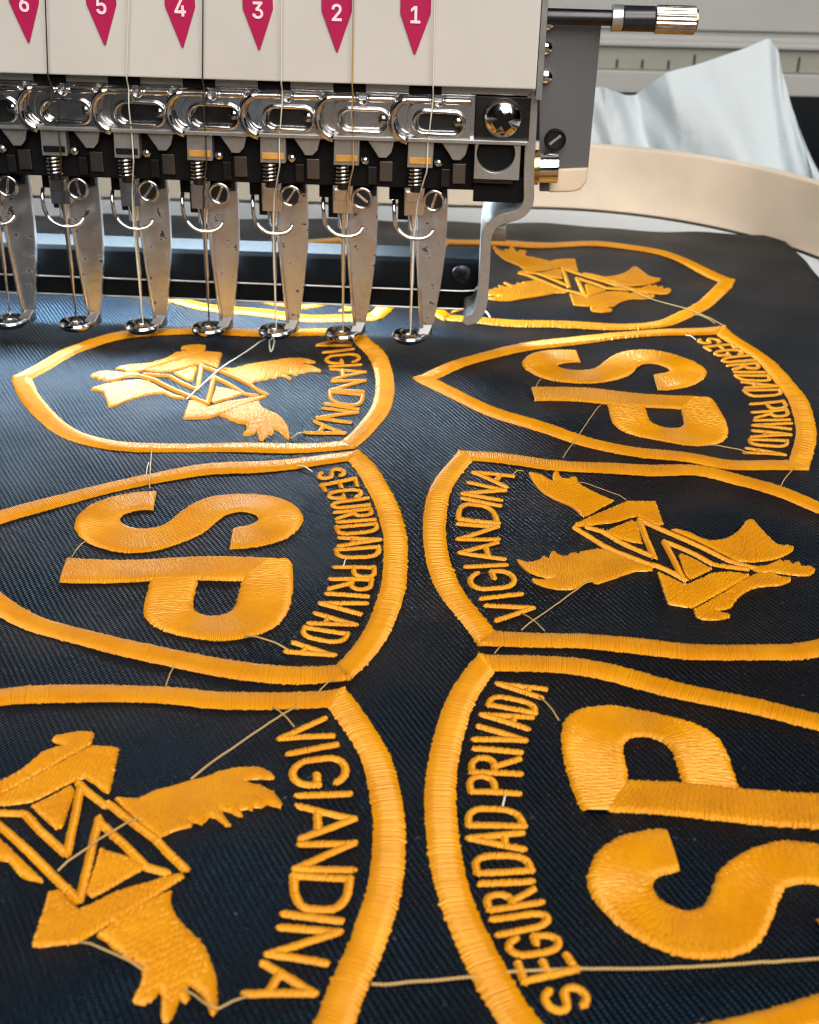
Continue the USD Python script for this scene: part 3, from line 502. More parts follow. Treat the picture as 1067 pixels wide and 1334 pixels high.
J = [
 ([(349, 441), (289, 483.5), (243, 521)], 'white jump thread running from the fifth presser foot from the left across the diamond', 'white_thread', 0.00030),
 ([(198, 588), (195, 640)], 'pale jump thread crossing the upper border of the left SP emblem', 'pale_thread', 0.00026),
 ([(194.5, 606), (190.5, 622)], 'short loose thread end beside the pale jump thread above the left SP emblem', 'white_thread', 0.0002),
 ([(113, 705), (93, 727)], 'short thread between the S and the P stem of the left SP emblem', 'pale_thread', 0.0002),
 ([(320.6, 832.4), (375, 848.8)], 'pale thread from the P bowl to the last letter A in the left SP emblem', 'pale_thread', 0.0003),
 ([(228, 868), (216, 895)], 'short pale thread joining left SP emblem to the lower left animal-head emblem', 'pale_thread', 0.00022),
 ([(440, 885), (416, 900)], 'short tan thread between the corners of the two lower left emblems', 'pale_thread', 0.0002),
 ([(389, 919), (270, 1001), (249, 1015.5)], 'long tan thread running down to the fur plume of the lower left emblem', 'pale_thread', 0.00030),
 ([(182, 1068), (126, 1102), (76, 1136)], 'tan thread crossing the diamond of the lower left emblem', 'pale_thread', 0.00028),
 ([(354.8, 919), (383.9, 949)], 'short tan thread from the lower left border to the letter V', 'pale_thread', 0.00026),
 ([(103.7, 1231.7), (187, 1268)], 'tan thread from the chevron to the lower fur plume at the lower left', 'pale_thread', 0.0003),
 ([(240, 1291), (280, 1322.8), (323, 1302)], 'gold thread from the fur tip to the last letter A at the lower left', 'pale_thread', 0.00028),
 ([(483.8, 1286), (505, 1285), (538, 1278), (614, 1273.4), (659, 1269), (798, 1266), (959, 1260.5), (1085, 1254.5)], 'long twisted thread crossing the cloth near the bottom of the picture', 'pale_thread', 0.00027),
 ([(702, 911), (728, 942)], 'short pale thread from the last A to the P of the lower right emblem', 'pale_thread', 0.00026),
 ([(643.9, 853.5), (656.5, 843)], 'short tan thread between the corners of the two lower right emblems', 'pale_thread', 0.0002),
 ([(679.3, 822), (770.4, 760)], 'tan thread running from the right emblem border up to the lower fur plume', 'pale_thread', 0.00024),
 ([(679.3, 799.5), (709.7, 823.5)], 'short pale thread from the letter V to the border in the right animal-head emblem', 'pale_thread', 0.0002),
 ([(782, 532), (733.7, 597)], 'thin pale thread crossing the lower border of the right SP emblem', 'pale_thread', 0.0002),
 ([(704.6, 495.7), (697.5, 508)], 'short thread between the S and the P stem of the right SP emblem', 'pale_thread', 0.0002),
 ([(922, 580.4), (974, 593)], 'pale thread from the P bowl to the last letter A in the right SP emblem', 'pale_thread', 0.0003),
 ([(1034.9, 613), (1017, 636)], 'short pale thread beneath the right corner of the right SP emblem', 'pale_thread', 0.00024),
 ([(797, 371), (893, 406.3), (942.5, 425.5)], 'long pale thread from the far animal head to the right SP emblem border', 'pale_thread', 0.00026),
 ([(905, 412.5), (931, 423)], 'short pale thread beside the longer one above the right SP emblem', 'pale_thread', 0.00024),
 ([(668, 620), (675, 616.5), (682, 615)], 'short curved thread from the last letter A to the upper fur plume at the right', 'pale_thread', 0.00022),
 ([(753, 628), (798, 645.7), (816, 652)], 'fine pale thread along the top of the upper fur plume at the right', 'pale_thread', 0.00018),
 ([(622.4, 403), (638.8, 414.5)], 'stub of white thread just behind the rounded end of the black bar', 'white_thread', 0.00045),
 ([(659, 1038), (655, 1053)], 'short white thread bridging the two words of the lower right emblem', 'white_thread', 0.00028),
 ([(451, 731), (447.5, 742)], 'short white thread bridging the two words of the left SP emblem', 'white_thread', 0.00024),
 ([(386, 606), (407, 615)], 'pale thread from the border to the first letter S of the left SP emblem', 'white_thread', 0.00026),
 ([(893, 440), (906, 445.5)], 'pale thread from the border to the first letter S of the right SP emblem', 'white_thread', 0.00024),
 ([(379, 572.5), (396.5, 564.5)], 'gold thread joining fur plume and letter A in the emblem below the presser feet', 'pale_thread', 0.0003),
]
for px, lab, mt, r in J: jump(px, lab, mt, r, lift=-0.0004 if 'twisted' in lab else 0.0005)

# ------------------------------------------------------------------ the embroidery machine head
fa, fb = G((18, 421.5), .003), G((535, 441), .003)
e1 = (fb - fa) / np.linalg.norm(fb - fa); e2 = np.array([-e1[1], e1[0]]); O2 = fb
PIT = 0.01786                                        # needle pitch
def P(p, yl):                                        # photo pixel -> (x, z) on the machine's plane at depth yl
    d = ray(p); n = np.array([e2[0], e2[1], 0]); C = np.array([0, 0, CAMH]); Q = np.array([O2[0], O2[1], 0]) + n * yl
    t = ((Q - C) @ n) / (d @ n); X = C + d * t
    return np.array([(X[:2] - O2) @ e1, X[2]])
def Ps(pts, yl): return np.array([P(p, yl) for p in pts])
MX = Gf.Matrix4d(e1[0], e1[1], 0, 0, e2[0], e2[1], 0, 0, 0, 0, 1, 0, O2[0], O2[1], 0, 1)
mach = thing('embroidery_machine', 'multi needle embroidery machine head with numbered cream cover, chrome clips and presser feet', 'embroidery machine', mat4=MX)
YC = -0.0125
cov = Ps([(0, 96.5), (701, 114.5)], YC); zc0 = (cov[0][1] + cov[1][1]) / 2; xr = P((701.5, 60), YC)[0]; XL = xr - 0.20
part('cover_panel', box(XL, xr, YC, YC + 0.010, zc0, zc0 + 0.09), 'cover_plastic', mach)
part('cover_edge', box(xr + 0.0002, xr + 0.0016, YC + 0.0005, YC + 0.03, zc0 - 0.0025, zc0 + 0.09), 'edge_steel', mach)
# number markers
zt = P((540.4, 70), YC)[1]; z17 = P((540.4, 17), YC)[1]; ztop = P((540, -20), YC)[1]; xm1 = P((540.8, 30), YC)[0]; hw = (P((562.7, 10), YC)[0] - P((523, 10), YC)[0]) / 2
num_z0 = P((540.4, 30), YC)[1]; num_z1 = P((540.4, 7.5), YC)[1]
for k in range(9):
    x = xm1 - k * PIT + rng.normal(0, 0.00008)
    poly = Polygon([(x - hw, ztop), (x + hw, ztop), (x + hw, z17), (x + 0.0002, zt), (x - 0.0002, zt), (x - hw, z17)])
    mk = part('number_marker', slab(poly, YC - 0.00035, YC - 0.00002), 'marker_red', mach)
    t = meshkit.text_mesh(str(k + 1), 1.0, bold=True)
    v, f, _ = meshkit.arrays(t); lo, hi = v.min(0), v.max(0); h = num_z1 - num_z0; s = h / (hi[1] - lo[1])
    V = np.c_[(v[:, 0] - (lo[0] + hi[0]) / 2) * s * 0.96 + x, YC - 0.00055 + 0.00018 * (1 - (v[:, 2] - lo[2]) / max(1e-6, hi[2] - lo[2])), (v[:, 1] - lo[1]) * s + num_z0]
    part('numeral', (V, f[:, ::-1]), 'numeral_pink', mk)

# frame behind the clips and the dark casting around the needle bars
YP = -0.0095                                         # front of the clip plates
zl0 = P((570, 184), YP + .004)[1]; zl1 = zc0 + 0.004
xR = P((691, 150), YP)[0]
part('needle_case', box(XL, xR - 0.001, YP + 0.0045, 0.014, P((570, 236), 0.002)[1], zc0 - 0.0004), 'black_void', mach)
part('clip_rail', box(XL, P((619, 150), YP)[0], YP + 0.0016, YP + 0.0042, P((570, 181), YP)[1], P((570, 124), YP)[1]), 'chrome', mach)
part('clip_ledge', box(XL, P((690, 150), YP)[0], YP - 0.0004, YP + 0.0040, P((570, 185.5), YP)[1], P((570, 180.5), YP)[1]), 'edge_steel', mach)
part('top_strip', box(XL, xR, YP + 0.001, YP + 0.004, P((570, 122.5), YP)[1], zc0 - 0.0006), 'edge_steel', mach)

def unit(k):
    dx = -k * PIT; first = 0.0
    X = lambda px, yl: P((px, 160), yl)[0] + dx
    Z = lambda py, yl: P((566, py), yl)[1]
    j = lambda s=1: rng.normal(0, 0.00012) * s
    # thread clip: a rounded chrome plate with a slot, a rolled left end and a notch on top
    x0, x1, z0, z1 = X(530, YP), X(613, YP), Z(180, YP), Z(132, YP)
    plate = rounded(x0, x1, z0, z1, 0.0035).union(shapely.box(x0 + 0.004, z0, x1, z1))
    slot = rounded(X(541, YP), X(603, YP), Z(173, YP), Z(146.5, YP), 0.0023)
    part('thread_clip', slab(plate.difference(slot), YP, YP + 0.0014), 'chrome', mach, smooth=30)
    # raised oval lip round the slot
    lip = []
    rr = np.array(rounded(X(539.5, YP), X(604.5, YP), Z(174.5, YP), Z(145, YP), 0.0025).exterior.coords)[:-1]
    n = len(rr); c = np.array([[p[0], YP - 0.0002, p[1]] for p in rr]); c = np.vstack([c, c[:2]])
    part('clip_lip', tube(c, 0.00055, 8), 'chrome', mach, smooth=True)
    part('clip_spring', slab(rounded(X(545, YP), X(602, YP), Z(171, YP), Z(149, YP), 0.0018), YP + 0.0010, YP + 0.0015), 'chrome' if k in (1, 5) else 'dark_steel', mach)
    scr = lathe([[0, 0.0007], [0.0006, 0.00066], [0.0011, 0.0004], [0.00125, 0], [0, 0]], (X(597, YP), YP + 0.0006, Z(159, YP)), [0, -1, 0], 20)
    s = part('clip_screw', scr, 'chrome', mach, smooth=40)
    part('screw_slot', box(X(597, YP) - 0.0009, X(597, YP) + 0.0009, YP - 0.00022, YP + 0.0002, Z(159, YP) - 0.00012, Z(159, YP) + 0.00012), 'black_void', s)
    # the rolled left end
    a = np.radians(np.linspace(100, 265, 12)); cxx, czz = X(536, YP), Z(157, YP)
    part('rolled_end', tube([[cxx + 0.0042 * math.cos(t) - 0.0004, YP - 0.0003, czz + 0.0048 * math.sin(t)] for t in a], 0.00105, 10), 'chrome', mach, smooth=True)
    # top bars either side of the notch
    zt0, zt1 = Z(136.5, YP), Z(125, YP)
    for xa, xb in ((527, 563), (577, 614)):
        rb = (zt1 - zt0) / 2 * 0.8; zm_ = (zt0 + zt1) / 2; part('clip_bar', cat_mesh([cyl((X(xa, YP) + rb * .6, YP - 0.0004, zm_), (X(xb, YP) - rb * .6, YP - 0.0004, zm_), rb, 20)] + [trimesh.creation.icosphere(subdivisions=2, radius=rb).apply_transform(np.diag([0.62, 1, 1, 1])).apply_translation((xe, YP - 0.0004, zm_)) for xe in (X(xa, YP) + rb * .6, X(xb, YP) - rb * .6)]), 'chrome', mach, smooth=45)
    a = np.radians(np.linspace(180, 360, 11)); part('thread_notch', tube([[X(570, YP) + 0.00125 * math.cos(t), YP - 0.0006, Z(128.5, YP) + 0.0016 * math.sin(t)] for t in a], 0.00035, 8), 'chrome', mach, smooth=True)
    part('thread_opening', box(X(532, YP), X(574, YP), YP + 0.0004, YP + 0.0030, Z(124, YP), Z(113, YP)), 'black_void', mach)
    # needle bar end with its spring, and the guide blocks showing under the clips
    yq = -0.0066
    xq = X(543, yq)
    part('bar_sleeve', cyl((xq, yq, Z(250, yq)), (xq, yq, Z(217, yq)), 0.0013, 20), 'dark_steel', mach, smooth=40)
    hz = np.linspace(0, 1, 90); part('bar_spring', tube(np.c_[xq + 0.0018 * np.cos(hz * 5 * 2 * np.pi), yq + 0.0018 * np.sin(hz * 5 * 2 * np.pi), Z(243, yq) + hz * (Z(219, yq) - Z(243, yq))], 0.00026, 6), 'chrome', mach, smooth=True)
    part('guide_block', box(X(577, yq), X(588, yq), yq, yq + 0.0018, Z(243, yq), Z(220, yq)), 'dark_steel', mach)
    part('guide_block', box(X(592, yq), X(609, yq), yq + 0.0004, yq + 0.0018, Z(239, yq), Z(213, yq)), 'toe_steel', mach)
    # thread guide hook with its orange pad, and the pointed tab
    yh = YP + 0.001
    hx0, hx1 = X(531, yh), X(566, yh)
    h = slab(Polygon([(hx0 + .0003, Z(184, yh)), (hx1, Z(184, yh)), (hx1 - .0002, Z(219, yh)), (hx0 + .0001, Z(219, yh))]), yh, yh + 0.003)
    hk = part('guide_hook', h, 'edge_steel', mach)
    part('felt_pad', box(hx0 + 0.0006, hx1 - 0.0005, yh - 0.0003, yh + 0.001, Z(214, yh), Z(206, yh)), 'orange_felt' if k < 4 else 'dark_steel', hk)
    part('pointed_tab', slab(Polygon([(X(577, yh), Z(184, yh)), (X(611, yh), Z(184, yh)), (X(607, yh), Z(200, yh)), (X(601, yh), Z(206.5, yh)), (X(592, yh), Z(206.5, yh)), (X(588, yh), Z(200, yh))]).buffer(0.0002), yh, yh + 0.0012), 'edge_steel', mach)
    sp = trimesh.creation.icosphere(subdivisions=3, radius=0.00115); sp.apply_translation((X(573, -0.0064), -0.0064, Z(211.5, -0.0064))); part('ball_stop', sp, 'chrome', mach, smooth=True)
    # needle bar, clamp block, clamp screw, wire loop
    xn = X(541, 0)
    part('needle_bar', cyl((xn, 0, Z(300, 0) ), (xn, 0, Z(205, 0)), 0.0014, 20), 'chrome', mach, smooth=40)
    cb = part('needle_clamp', cat_mesh([box(X(529, -.002), X(556, -.002), -0.0035, 0.0025, Z(280, -.002), Z(243, -.002)), box(X(531, -.002), X(551, -.002), -0.0042, -0.0035, Z(262, -.002), Z(248, -.002))]), 'chrome', mach)
    part('bar_bracket', cat_mesh([box(X(508, .004), X(572, .004), 0.0042, 0.011, Z(262, .004), Z(234, .004)), box(X(520, .004), X(566, .004), 0.0042, 0.010, Z(288, .004), Z(262, .004))]), 'black_void', mach)
    xs, zs = X(568.5, -.003), Z(259.5, -.003)
    sc = part('clamp_screw', cyl((xs, -0.0042, zs), (xs, 0.001, zs), 0.0021, 28), 'dark_steel', mach, smooth=40)
    part('screw_ring', torus((xs, -0.0044, zs), 0.00245, 0.00042, [0, 1, 0]), 'chrome', sc, smooth=True)
    th = rng.uniform(0, 3.1); ca, sa = math.cos(th), math.sin(th)
    part('screw_slot', slab(Polygon([(xs + ca * 0.0018 - sa * 0.0003, zs + sa * 0.0018 + ca * 0.0003), (xs + ca * 0.0018 + sa * 0.0003, zs + sa * 0.0018 - ca * 0.0003), (xs - ca * 0.0018 + sa * 0.0003, zs - sa * 0.0018 - ca * 0.0003), (xs - ca * 0.0018 - sa * 0.0003, zs - sa * 0.0018 + ca * 0.0003)]), -0.00435, -0.0040), 'chrome', sc)
    yw = -0.0025
    wl = [(X(514, yw), yw + .002, Z(266, yw)), (X(515.5, yw), yw, Z(284, yw)), (X(520, yw), yw, Z(299, yw)), (X(532, yw), yw - .0006, Z(308.5, yw)), (X(548, yw), yw - .0006, Z(311, yw)), (X(562, yw), yw, Z(308, yw)), (X(568, yw), yw + .001, Z(300, yw))]
    part('wire_loop', tube(wl, 0.00052, 10, smooth_n=28), 'chrome', mach, smooth=True)
    # presser foot: tapered strip, bent toe and ring
    yf = 0.0022; yb = 0.0038
    lx = [(548, 236), (545, 262), (542, 300), (543, 330), (545, 372), (547, 405), (548.5, 428)]
    rx = [(583, 236), (583.5, 262), (582, 300), (580, 330), (574, 372), (568, 405), (563, 428)]
    lo = [(P(p, yf)[0] + dx, Z(p[1], yf)) for p in lx]; hi = [(P(p, yf)[0] + dx, Z(p[1], yf)) for p in rx]
    s1 = slab(Polygon(lo + hi[::-1]), yf, yb)
    lip2 = tube([(q[0] + 0.0002, yf - 0.0004, q[1]) for q in lo[2:]], 0.0005, 8)
    ft = part('presser_foot', s1, 'steel', mach, smooth=30)
    part('foot_shank', box(P((551, 240), .001)[0] + dx, P((583, 240), .001)[0] + dx, 0.0004, 0.0021, Z(257, .001), Z(232, .001)), 'dark_steel', ft)
    part('foot_rib', lip2, 'needle_steel', ft, smooth=True)
    rc = np.array([P((533, 436), 0)[0] + dx, 0.0, 0.0034])
    ring = lathe([[0.0020, 0.0], [0.0036, -0.0002], [0.0044, 0.0005], [0.0046, 0.0013], [0.0041, 0.0018], [0.0030, 0.0014], [0.0021, 0.0008], [0.0020, 0.0]], rc + [0, 0, -0.0007], [0, 0, 1], 40)
    xt0, xt1 = lo[-1][0], hi[-1][0]
    toe = trimesh.convex.convex_hull(np.array([[xt0, yf, 0.0062], [xt1, yf, 0.0062], [xt0, yb, 0.0062], [xt1, yb, 0.0062], [xt0 - 0.0005, yf - 0.002, 0.0033], [xt1 - 0.0006, yf - 0.002, 0.0033], [xt0, yb, 0.0030], [xt1, yb, 0.0030], [xt0 - 0.0008, yf - 0.002, 0.0043], [xt1 - .001, yf - 0.002, 0.0043]]))
    part('foot_ring', ring, 'chrome', ft, smooth=40); part('foot_toe', toe, 'toe_steel', ft)
    # needle
    part('needle', cat_mesh([cyl((xn, 0, Z(372, 0)), (xn, 0, Z(296, 0)), 0.00055, 14), cyl((xn - 0.0002, 0, 0.0055), (xn, 0, Z(372, 0)), 0.00022, 12, 0.00042)]), 'needle_steel', mach, smooth=40)
for k in range(8): unit(k)

# lower black bar with its groove and end block
yb0 = 0.0062
Zb = lambda py: P((560, py), yb0)[1]
bx1 = P((622, 380), yb0)[0]
zt_, zm, zg0, zg1, zb_ = Zb(337), Zb(372), Zb(376), Zb(380), Zb(402)
prof = Polygon([(yb0 + 0.0075, zb_ - 0.000), (yb0 + 0.0005, zb_), (yb0, zb_ + 0.0006), (yb0, zg1), (yb0 - 0.0006, zg0), (yb0 - 0.0006, zm), (yb0 - 0.0002, zt_ - 0.001), (yb0 + 0.001, zt_), (yb0 + 0.0085, zt_ + 0.0004), (yb0 + 0.0085, zb_)])
def along_x(profile, x0, x1):
    m = trimesh.creation.extrude_polygon(profile, x1 - x0); v = m.vertices.copy(); m.vertices = np.c_[v[:, 2] + x0, v[:, 0], v[:, 1]]; m.invert() if m.volume < 0 else None; return m
bar = part('lower_bar', along_x(prof, XL, bx1), 'bar_paint', mach, smooth=25)
part('bar_trim', tube([(XL, yb0 - 0.0007, zg0 - 0.0001), (bx1 - 0.004, yb0 - 0.0007, zg0 - 0.0001), (bx1 - 0.0008, yb0 - 0.0007, zg0 + 0.0002), (bx1 + 0.0002, yb0 - 0.0004, zg0 + 0.0016)], 0.00028, 8), 'edge_steel', bar, smooth=True)
part('bar_bottom_trim', tube([(XL, yb0 + 0.0001, zb_ + 0.0002), (bx1 - 0.004, yb0 + 0.0001, zb_ + 0.0002), (bx1 - 0.001, yb0 + 0.0001, zb_ + 0.0008), (bx1 + 0.0006, yb0 + .0001, zb_ + 0.003)], 0.0003, 8), 'edge_steel', bar, smooth=True)
def screw(px, yl, r, parent, mt='chrome', slotmat='black_void', cross=True, dome=0.5, name='cap_screw'):
    x, z = P(px, yl); pr = [[0, 0]] + [[r * math.sin(a), r * dome * (math.cos(a) - 1)] for a in np.linspace(0.05, 1.45, 12)]
    pr = [[a, b + r * dome * .9] for a, b in pr] + [[r, 0], [r, -0.001], [0, -0.001]]
    s = part(name, lathe(pr[::-1], (x, yl, z), [0, -1, 0], 36), mt, parent, smooth=45)
    w, l = r * 0.2, r * 0.52; y0 = yl - r * dome * 0.93
    cr = shapely.box(x - l, z - w, x + l, z + w).union(shapely.box(x - w, z - l, x + w, z + l)) if cross else shapely.box(x - l * 1.5, z - w, x + l * 1.5, z + w)
    part('screw_recess', slab(shapely.affinity.rotate(cr, 33, origin=(x, z)), y0, y0 + r * dome * .5), slotmat, s)
import shapely.affinity
screw((601, 358), yb0 - 0.0004, 0.0027, mach, 'dark_steel', 'black_void', True, 0.3)

# right end of the head: hole plate, big screw, side plate with its curled edge
ye = YP
part('end_block', box(P((619, 150), ye)[0] + 0.0001, xR, ye + 0.0008, ye + 0.012, P((650, 184), ye)[1], P((650, 127), ye)[1]), 'dark_steel', mach)
screw((655, 154), ye - 0.0002, 0.0046, mach, 'chrome', 'black_void', True, 0.62)
hp = shapely.box(*P((617, 233), ye), *P((679, 185), ye)); c = P((646, 200), ye)
hole = Point(*c).buffer(0.0046, quad_segs=16)
part('hole_plate', slab(hp.difference(hole), ye, ye + 0.0016), 'edge_steel', mach, smooth=30)
part('bore', cyl((c[0], ye + 0.006, c[1]), (c[0], ye + 0.0017, c[1]), 0.0047, 32), 'black_void', mach, smooth=40)
part('side_block', box(P((617, 240), ye)[0], P((683, 240), ye)[0], ye + 0.003, 0.02, P((650, 268), ye)[1], P((650, 235), ye)[1]), 'black_void', mach)
part('side_ledge', box(P((617, 240), ye)[0], P((668, 240), ye)[0], ye + 0.001, ye + 0.006, P((650, 241), ye)[1], P((650, 236), ye)[1]), 'dark_steel', mach)
edge = dense(Ps([(692, 118), (689.5, 180), (688, 235), (686, 254), (677, 265), (660, 271), (645, 277), (636, 289), (633, 306), (632, 330), (630, 362), (627, 386), (620, 398), (610, 402.5)], 0.0), 0.0006, True)
part('side_plate_edge', slab(LineString(edge).buffer(0.00125, cap_style='round', quad_segs=6), -0.0085, 0.014), 'edge_steel', mach, smooth=40)
kx, kz = P((648, 300), 0.004); part('side_knob', cyl((kx - 0.0022, 0.006, kz), (kx + 0.0022, 0.006, kz), 0.0034, 28), 'edge_steel', mach, smooth=40)

# grey side plate, stand-off and cable connector
yg = 0.004
gp = Polygon(Ps([(703, 26), (783.5, 31), (766, 222), (760, 241), (748, 248.5), (719, 249.5), (703, 249)], yg))
part('side_plate', slab(gp, yg, yg + 0.003), 'gray_plate', mach, smooth=30)
part('plate_foot', slab(Polygon(Ps([(716, 221), (765, 219), (763, 236), (755, 246), (744, 248.5), (716, 249)], yg)).buffer(0.0002), yg - 0.0004, yg - 0.0001), 'hoop_wood', mach)
for q in ((713, 30), (711, 62), (711, 100)):
    x, z = P(q, yg - 0.001); part('side_screw', lathe([[0, 0.0012], [0.0010, 0.0010], [0.0016, 0.0004], [0.0017, -0.0012], [0, -0.0012]][::-1], (x, yg - 0.001, z), [0, -1, 0], 24), 'chrome', mach, smooth=40)
x, z = P((723, 181), yg - .002); t = part('tension_screw', cyl((x, yg - 0.003, z), (x, yg, z), 0.0022, 28), 'dark_steel', mach, smooth=40)
part('screw_ring', torus((x, yg - 0.003, z), 0.0023, 0.0004, [0, 1, 0]), 'black_void', t, smooth=True)
part('screw_slot', slab(shapely.affinity.rotate(shapely.box(x - 0.0017, z - 0.0003, x + 0.0017, z + 0.0003), 40), yg - 0.0032, yg - 0.0029), 'edge_steel', t)
x0, z0 = P((697, 218), yg - .005); x1, z1 = P((727, 216), yg - .005)
st = part('stand_off', cyl((x0, yg - 0.005, z0), (x1, yg - 0.005, z0), 0.0036, 32), 'chrome', mach, smooth=40)
part('stand_off_collar', cyl((x0 - 0.0008, yg - 0.005, z0), (x0 + 0.001, yg - 0.005, z0), 0.0042, 32), 'brass', st, smooth=40)
yr = 0.0
xa, za = P((712, 21), yr); R = lambda px: P((px, 21), yr)[0]
rod = part('cable_rod', lathe([[0, 0], [0.0018, 0], [0.0018, R(799) - xa], [0, R(799) - xa]], (xa, yr, za), [1, 0, 0], 30), 'dark_steel', mach, smooth=40)
part('rod_collar', cyl((R(797), yr, za), (R(811), yr, za), 0.0030, 36), 'edge_steel', mach, smooth=40)
part('cable_sleeve', cyl((R(811.5), yr, za), (R(853), yr, za), 0.0029, 36), 'black_paint', mach, smooth=40)
g = []
for i in range(40):
    a = 2 * math.pi * i / 40; g += [(0.0032 if i % 2 else 0.00295) * np.array([math.cos(a), math.sin(a)])]
kn = trimesh.creation.extrude_polygon(Polygon(g), R(906) - R(854)); kn.apply_transform(trimesh.geometry.align_vectors([0, 0, 1], [1, 0, 0])); kn.apply_translation((R(854), yr, za))
part('knurled_nut', kn, 'knurl', mach)
part('nut_cap', cyl((R(906), yr, za), (R(908.5), yr, za), 0.0026, 36), 'brass', mach, smooth=40)

# ------------------------------------------------------------------ upper threads and thread tails
def to_world(x, yl, z): q = O2 + e1 * x + e2 * yl; return (q[0], q[1], z)
TH = {1: ('white_thread', [(566.7, -30), (564.5, 128)]), 2: ('pale_thread', [(461, -30), (460, 121)]), 3: ('white_thread', [(367, -30), (368.5, 119)]), 4: ('dark_thread', [(264.6, -30), (266.5, 113)]), 5: ('white_thread', [(168, -30), (168.3, 113)]), 6: ('dark_thread', [(58, -30), (67.5, 110)])}
pos_word = {1: 'at the far right of the cream cover, beside the number 1', 2: 'down the cream cover right of the number 2', 3: 'in the middle of the cream cover, right of the number 3', 4: 'dropping straight to the right of the number 4', 5: 'near the left frame edge, right of the number 5', 6: 'leftmost on the cream cover, slanting beside the number 6'}
for k, (mt, pts) in TH.items():
    dx = -(k - 1) * PIT; Z = lambda py, yl: P((566, py), yl)[1]
    a = P(pts[0], YC - 0.002); b = P(pts[1], YP - 0.0012)
    xh = P((557, 200), YP)[0] + dx; xn = P((541, 160), 0)[0] + dx
    path = [to_world(a[0], YC - 0.002, a[1]), to_world(b[0] * .9 + a[0] * .1, YC - 0.0012, zc0 - 0.0003), to_world(b[0], YP - 0.0018, b[1]), to_world(b[0] - .0004, YP - 0.0016, Z(150, YP)), to_world(xh, YP + 0.0002, Z(190, YP)), to_world(xh, YP - 0.0002, Z(222, YP)), to_world(xn + .0012, -0.0048, Z(262, -.005)), to_world(xn + 0.0004, -0.0032, Z(311, -.003)), to_world(xn, -0.0006, 0.0075), to_world(xn - 0.0001, 0, 0.0045)]
    c = np.array(path); s = np.r_[0, np.cumsum(np.linalg.norm(np.diff(c, axis=0), axis=1))]; q = np.linspace(0, s[-1], 80)
    c = np.c_[[np.interp(q, s, c[:, i]) for i in range(3)]].T
    o = part('needle_thread', tube(c, 0.00017, 6), mt, smooth=True)
    tone = {'dark_thread': 'dark', 'white_thread': 'white', 'pale_thread': 'pale'}[mt]
    tag(o, f'{tone} thread {pos_word[k]}', 'thread')
o3 = Gs([(351, 447), (353, 462), (358, 447)])
tl = np.array([[*o3[0], 0.004], [*o3[0], 0.0018], [*o3[1], 0.0009], [*o3[2], 0.0018], [*o3[2], 0.004]])
o = part('thread_tail', tube(tl, 0.00022, 6, smooth_n=24), 'white_thread', smooth=True); tag(o, 'small white loop of thread hanging below the fifth presser foot from the left', 'thread')

# ------------------------------------------------------------------ behind the hoop: table rail with its rule, machine bed, loose backing
YR = 0.60
rl = lambda p: at_depth(p, YR)
z = lambda py: at_depth((900, py), YR)[2]
rail = thing('table_rail', 'grey metal rail with a scale running behind the hoop', 'rail')
X0, X1 = -0.35, 0.45
part('rail_beam', along_x(Polygon([(YR, z(60)), (YR, z(50)), (YR + 0.002, z(49)), (YR + .002, z(40)), (YR, z(39)), (YR, z(-30)), (YR + 0.05, z(-30)), (YR + 0.05, z(60))]), X0, X1), 'rail_gray', rail)
part('rail_lip', along_x(Polygon([(YR - 0.004, z(60)), (YR - 0.004, z(54)), (YR - .0002, z(51.5)), (YR - .0002, z(60))]), X0, X1), 'rail_gray', rail)
part('scale_strip', box(X0, X1, YR - 0.002, YR + 0.02, z(91), z(60.6)), 'ruler_strip', rail)
for i, px in enumerate((769, 803, 836, 870, 903, 936, 971, 1005, 1039)):
    x = at_depth((px, 82), YR)[0]; tall = 8 if i % 4 == 0 else 0
    part('scale_mark', box(x - 0.0005, x + 0.0005, YR - 0.0024, YR - 0.0019, z(89), z(78 - tall)), 'ink', rail)
part('lower_flange', along_x(Polygon([(YR - 0.004, z(120)), (YR - 0.004, z(92)), (YR + 0.02, z(91.5)), (YR + 0.02, z(120))]), X0, X1), 'rail_gray', rail)
bed = box(-0.6, 0.7, -0.3, 1.3, -0.06, -0.04); o = part('machine_bed', bed, 'bed_black'); tag(o, kind='structure')

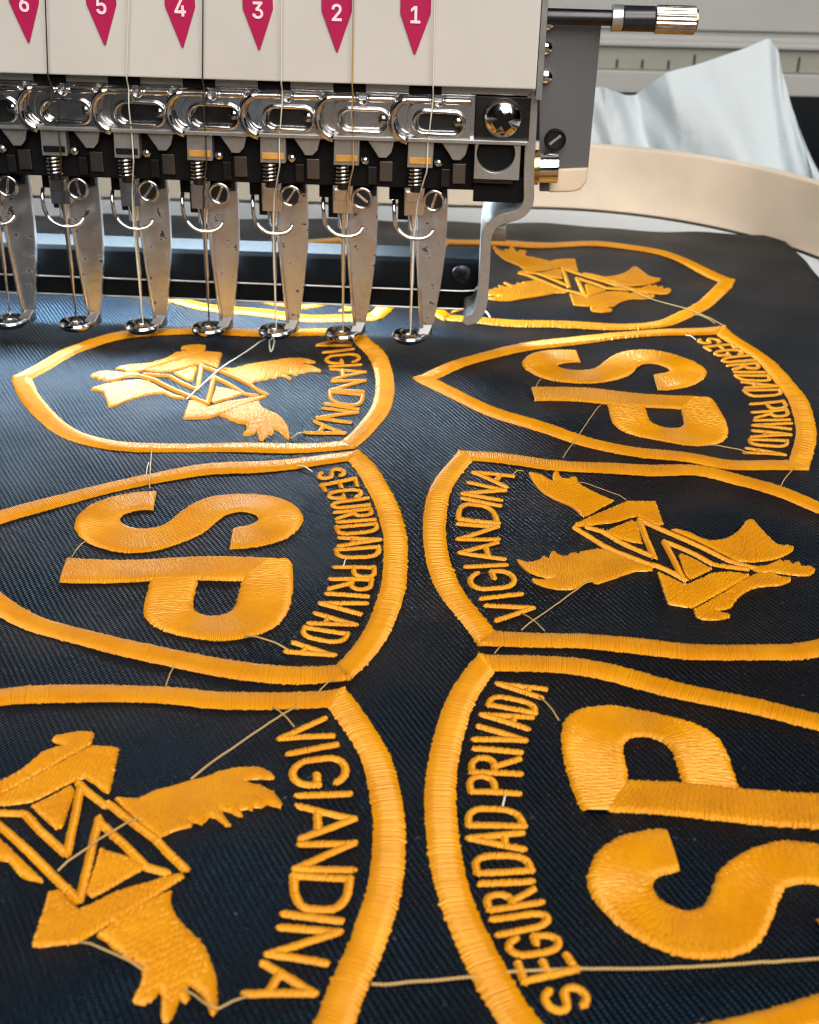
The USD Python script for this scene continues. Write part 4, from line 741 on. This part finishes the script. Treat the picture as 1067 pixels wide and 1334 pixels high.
# loose stabiliser standing up behind the hoop
def sheet():
    top = [(762, 112, .474), (776, 114, .474), (788, 114, .472), (800, 118.5, .478), (814, 124, .484), (829, 124.5, .488), (848, 108, .484), (868.6, 94, .480), (900, 85, .482), (934, 76, .485), (970, 63, .488), (1003, 50.5, .490), (1013.7, 65, .486), (1020, 95, .482), (1028, 127, .476), (1036, 150, .470), (1043, 174, .462), (1052, 205, .452), (1060, 236, .442)]
    n = len(top); T = np.array([at_depth((a, b), c) for a, b, c in top])
    outl = hoop_outline(0.0105).exterior; ref = np.array([outl.interpolate(s).coords[0] for s in np.linspace(0, outl.length, 3000)])
    base = []
    for i, (a, b, c) in enumerate(top):
        u = i / (n - 1); tx = np.interp(u, [0, .6, 1.0], [0.062, 0.118, 0.1505])
        cand = ref[ref[:, 1] > 0.36]; j = np.argmin(np.abs(cand[:, 0] - tx) + 0.3 * np.abs(cand[:, 1] - (0.475 if tx < .05 else 0.40)))
        base.append([*cand[j], 0.004])
    Bs = np.array(base); uu = np.linspace(0, n - 1, 120); CT = np.c_[[np.interp(uu, range(n), T[:, i]) for i in range(3)]].T; CB = CubicSpline(range(n), Bs)(uu)
    v = np.linspace(0, 1, 40)[None, :, None]
    Pp = CB[:, None] * (1 - v) + CT[:, None] * v
    un = uu[:, None] / (n - 1); vv = v[..., 0]
    fold = 0.0025 * np.exp(-((un - 0.16 - 0.02 * vv) / 0.05) ** 2) - 0.003 * np.exp(-((un - 0.27) / 0.07) ** 2) + 0.006 * np.exp(-((un - 0.42 - 0.16 * (1 - vv)) / 0.07) ** 2) - 0.003 * np.exp(-((un - .62 - .1 * (1 - vv)) / .08) ** 2)
    Pp[..., 1] += -fold * np.sin(np.pi * np.clip(vv * 0.8 + .15, 0, 1)) * 1.3 + 0.0006 * np.sin(un * 60 + vv * 9)
    V = Pp.reshape(-1, 3); m = 40; i = np.arange(120 * m).reshape(120, m)
    q = np.stack([i[:-1, :-1], i[1:, :-1], i[1:, 1:], i[:-1, 1:]], -1).reshape(-1, 4)
    V2 = V + [0, 0.0003, 0]
    return np.vstack([V, V2]), np.vstack([q, q[:, ::-1] + len(V)])
o = part('loose_backing', sheet(), 'flap_cloth', smooth=True); tag(o, 'crumpled bluish white flap of backing material standing up behind the hoop', 'backing flap')
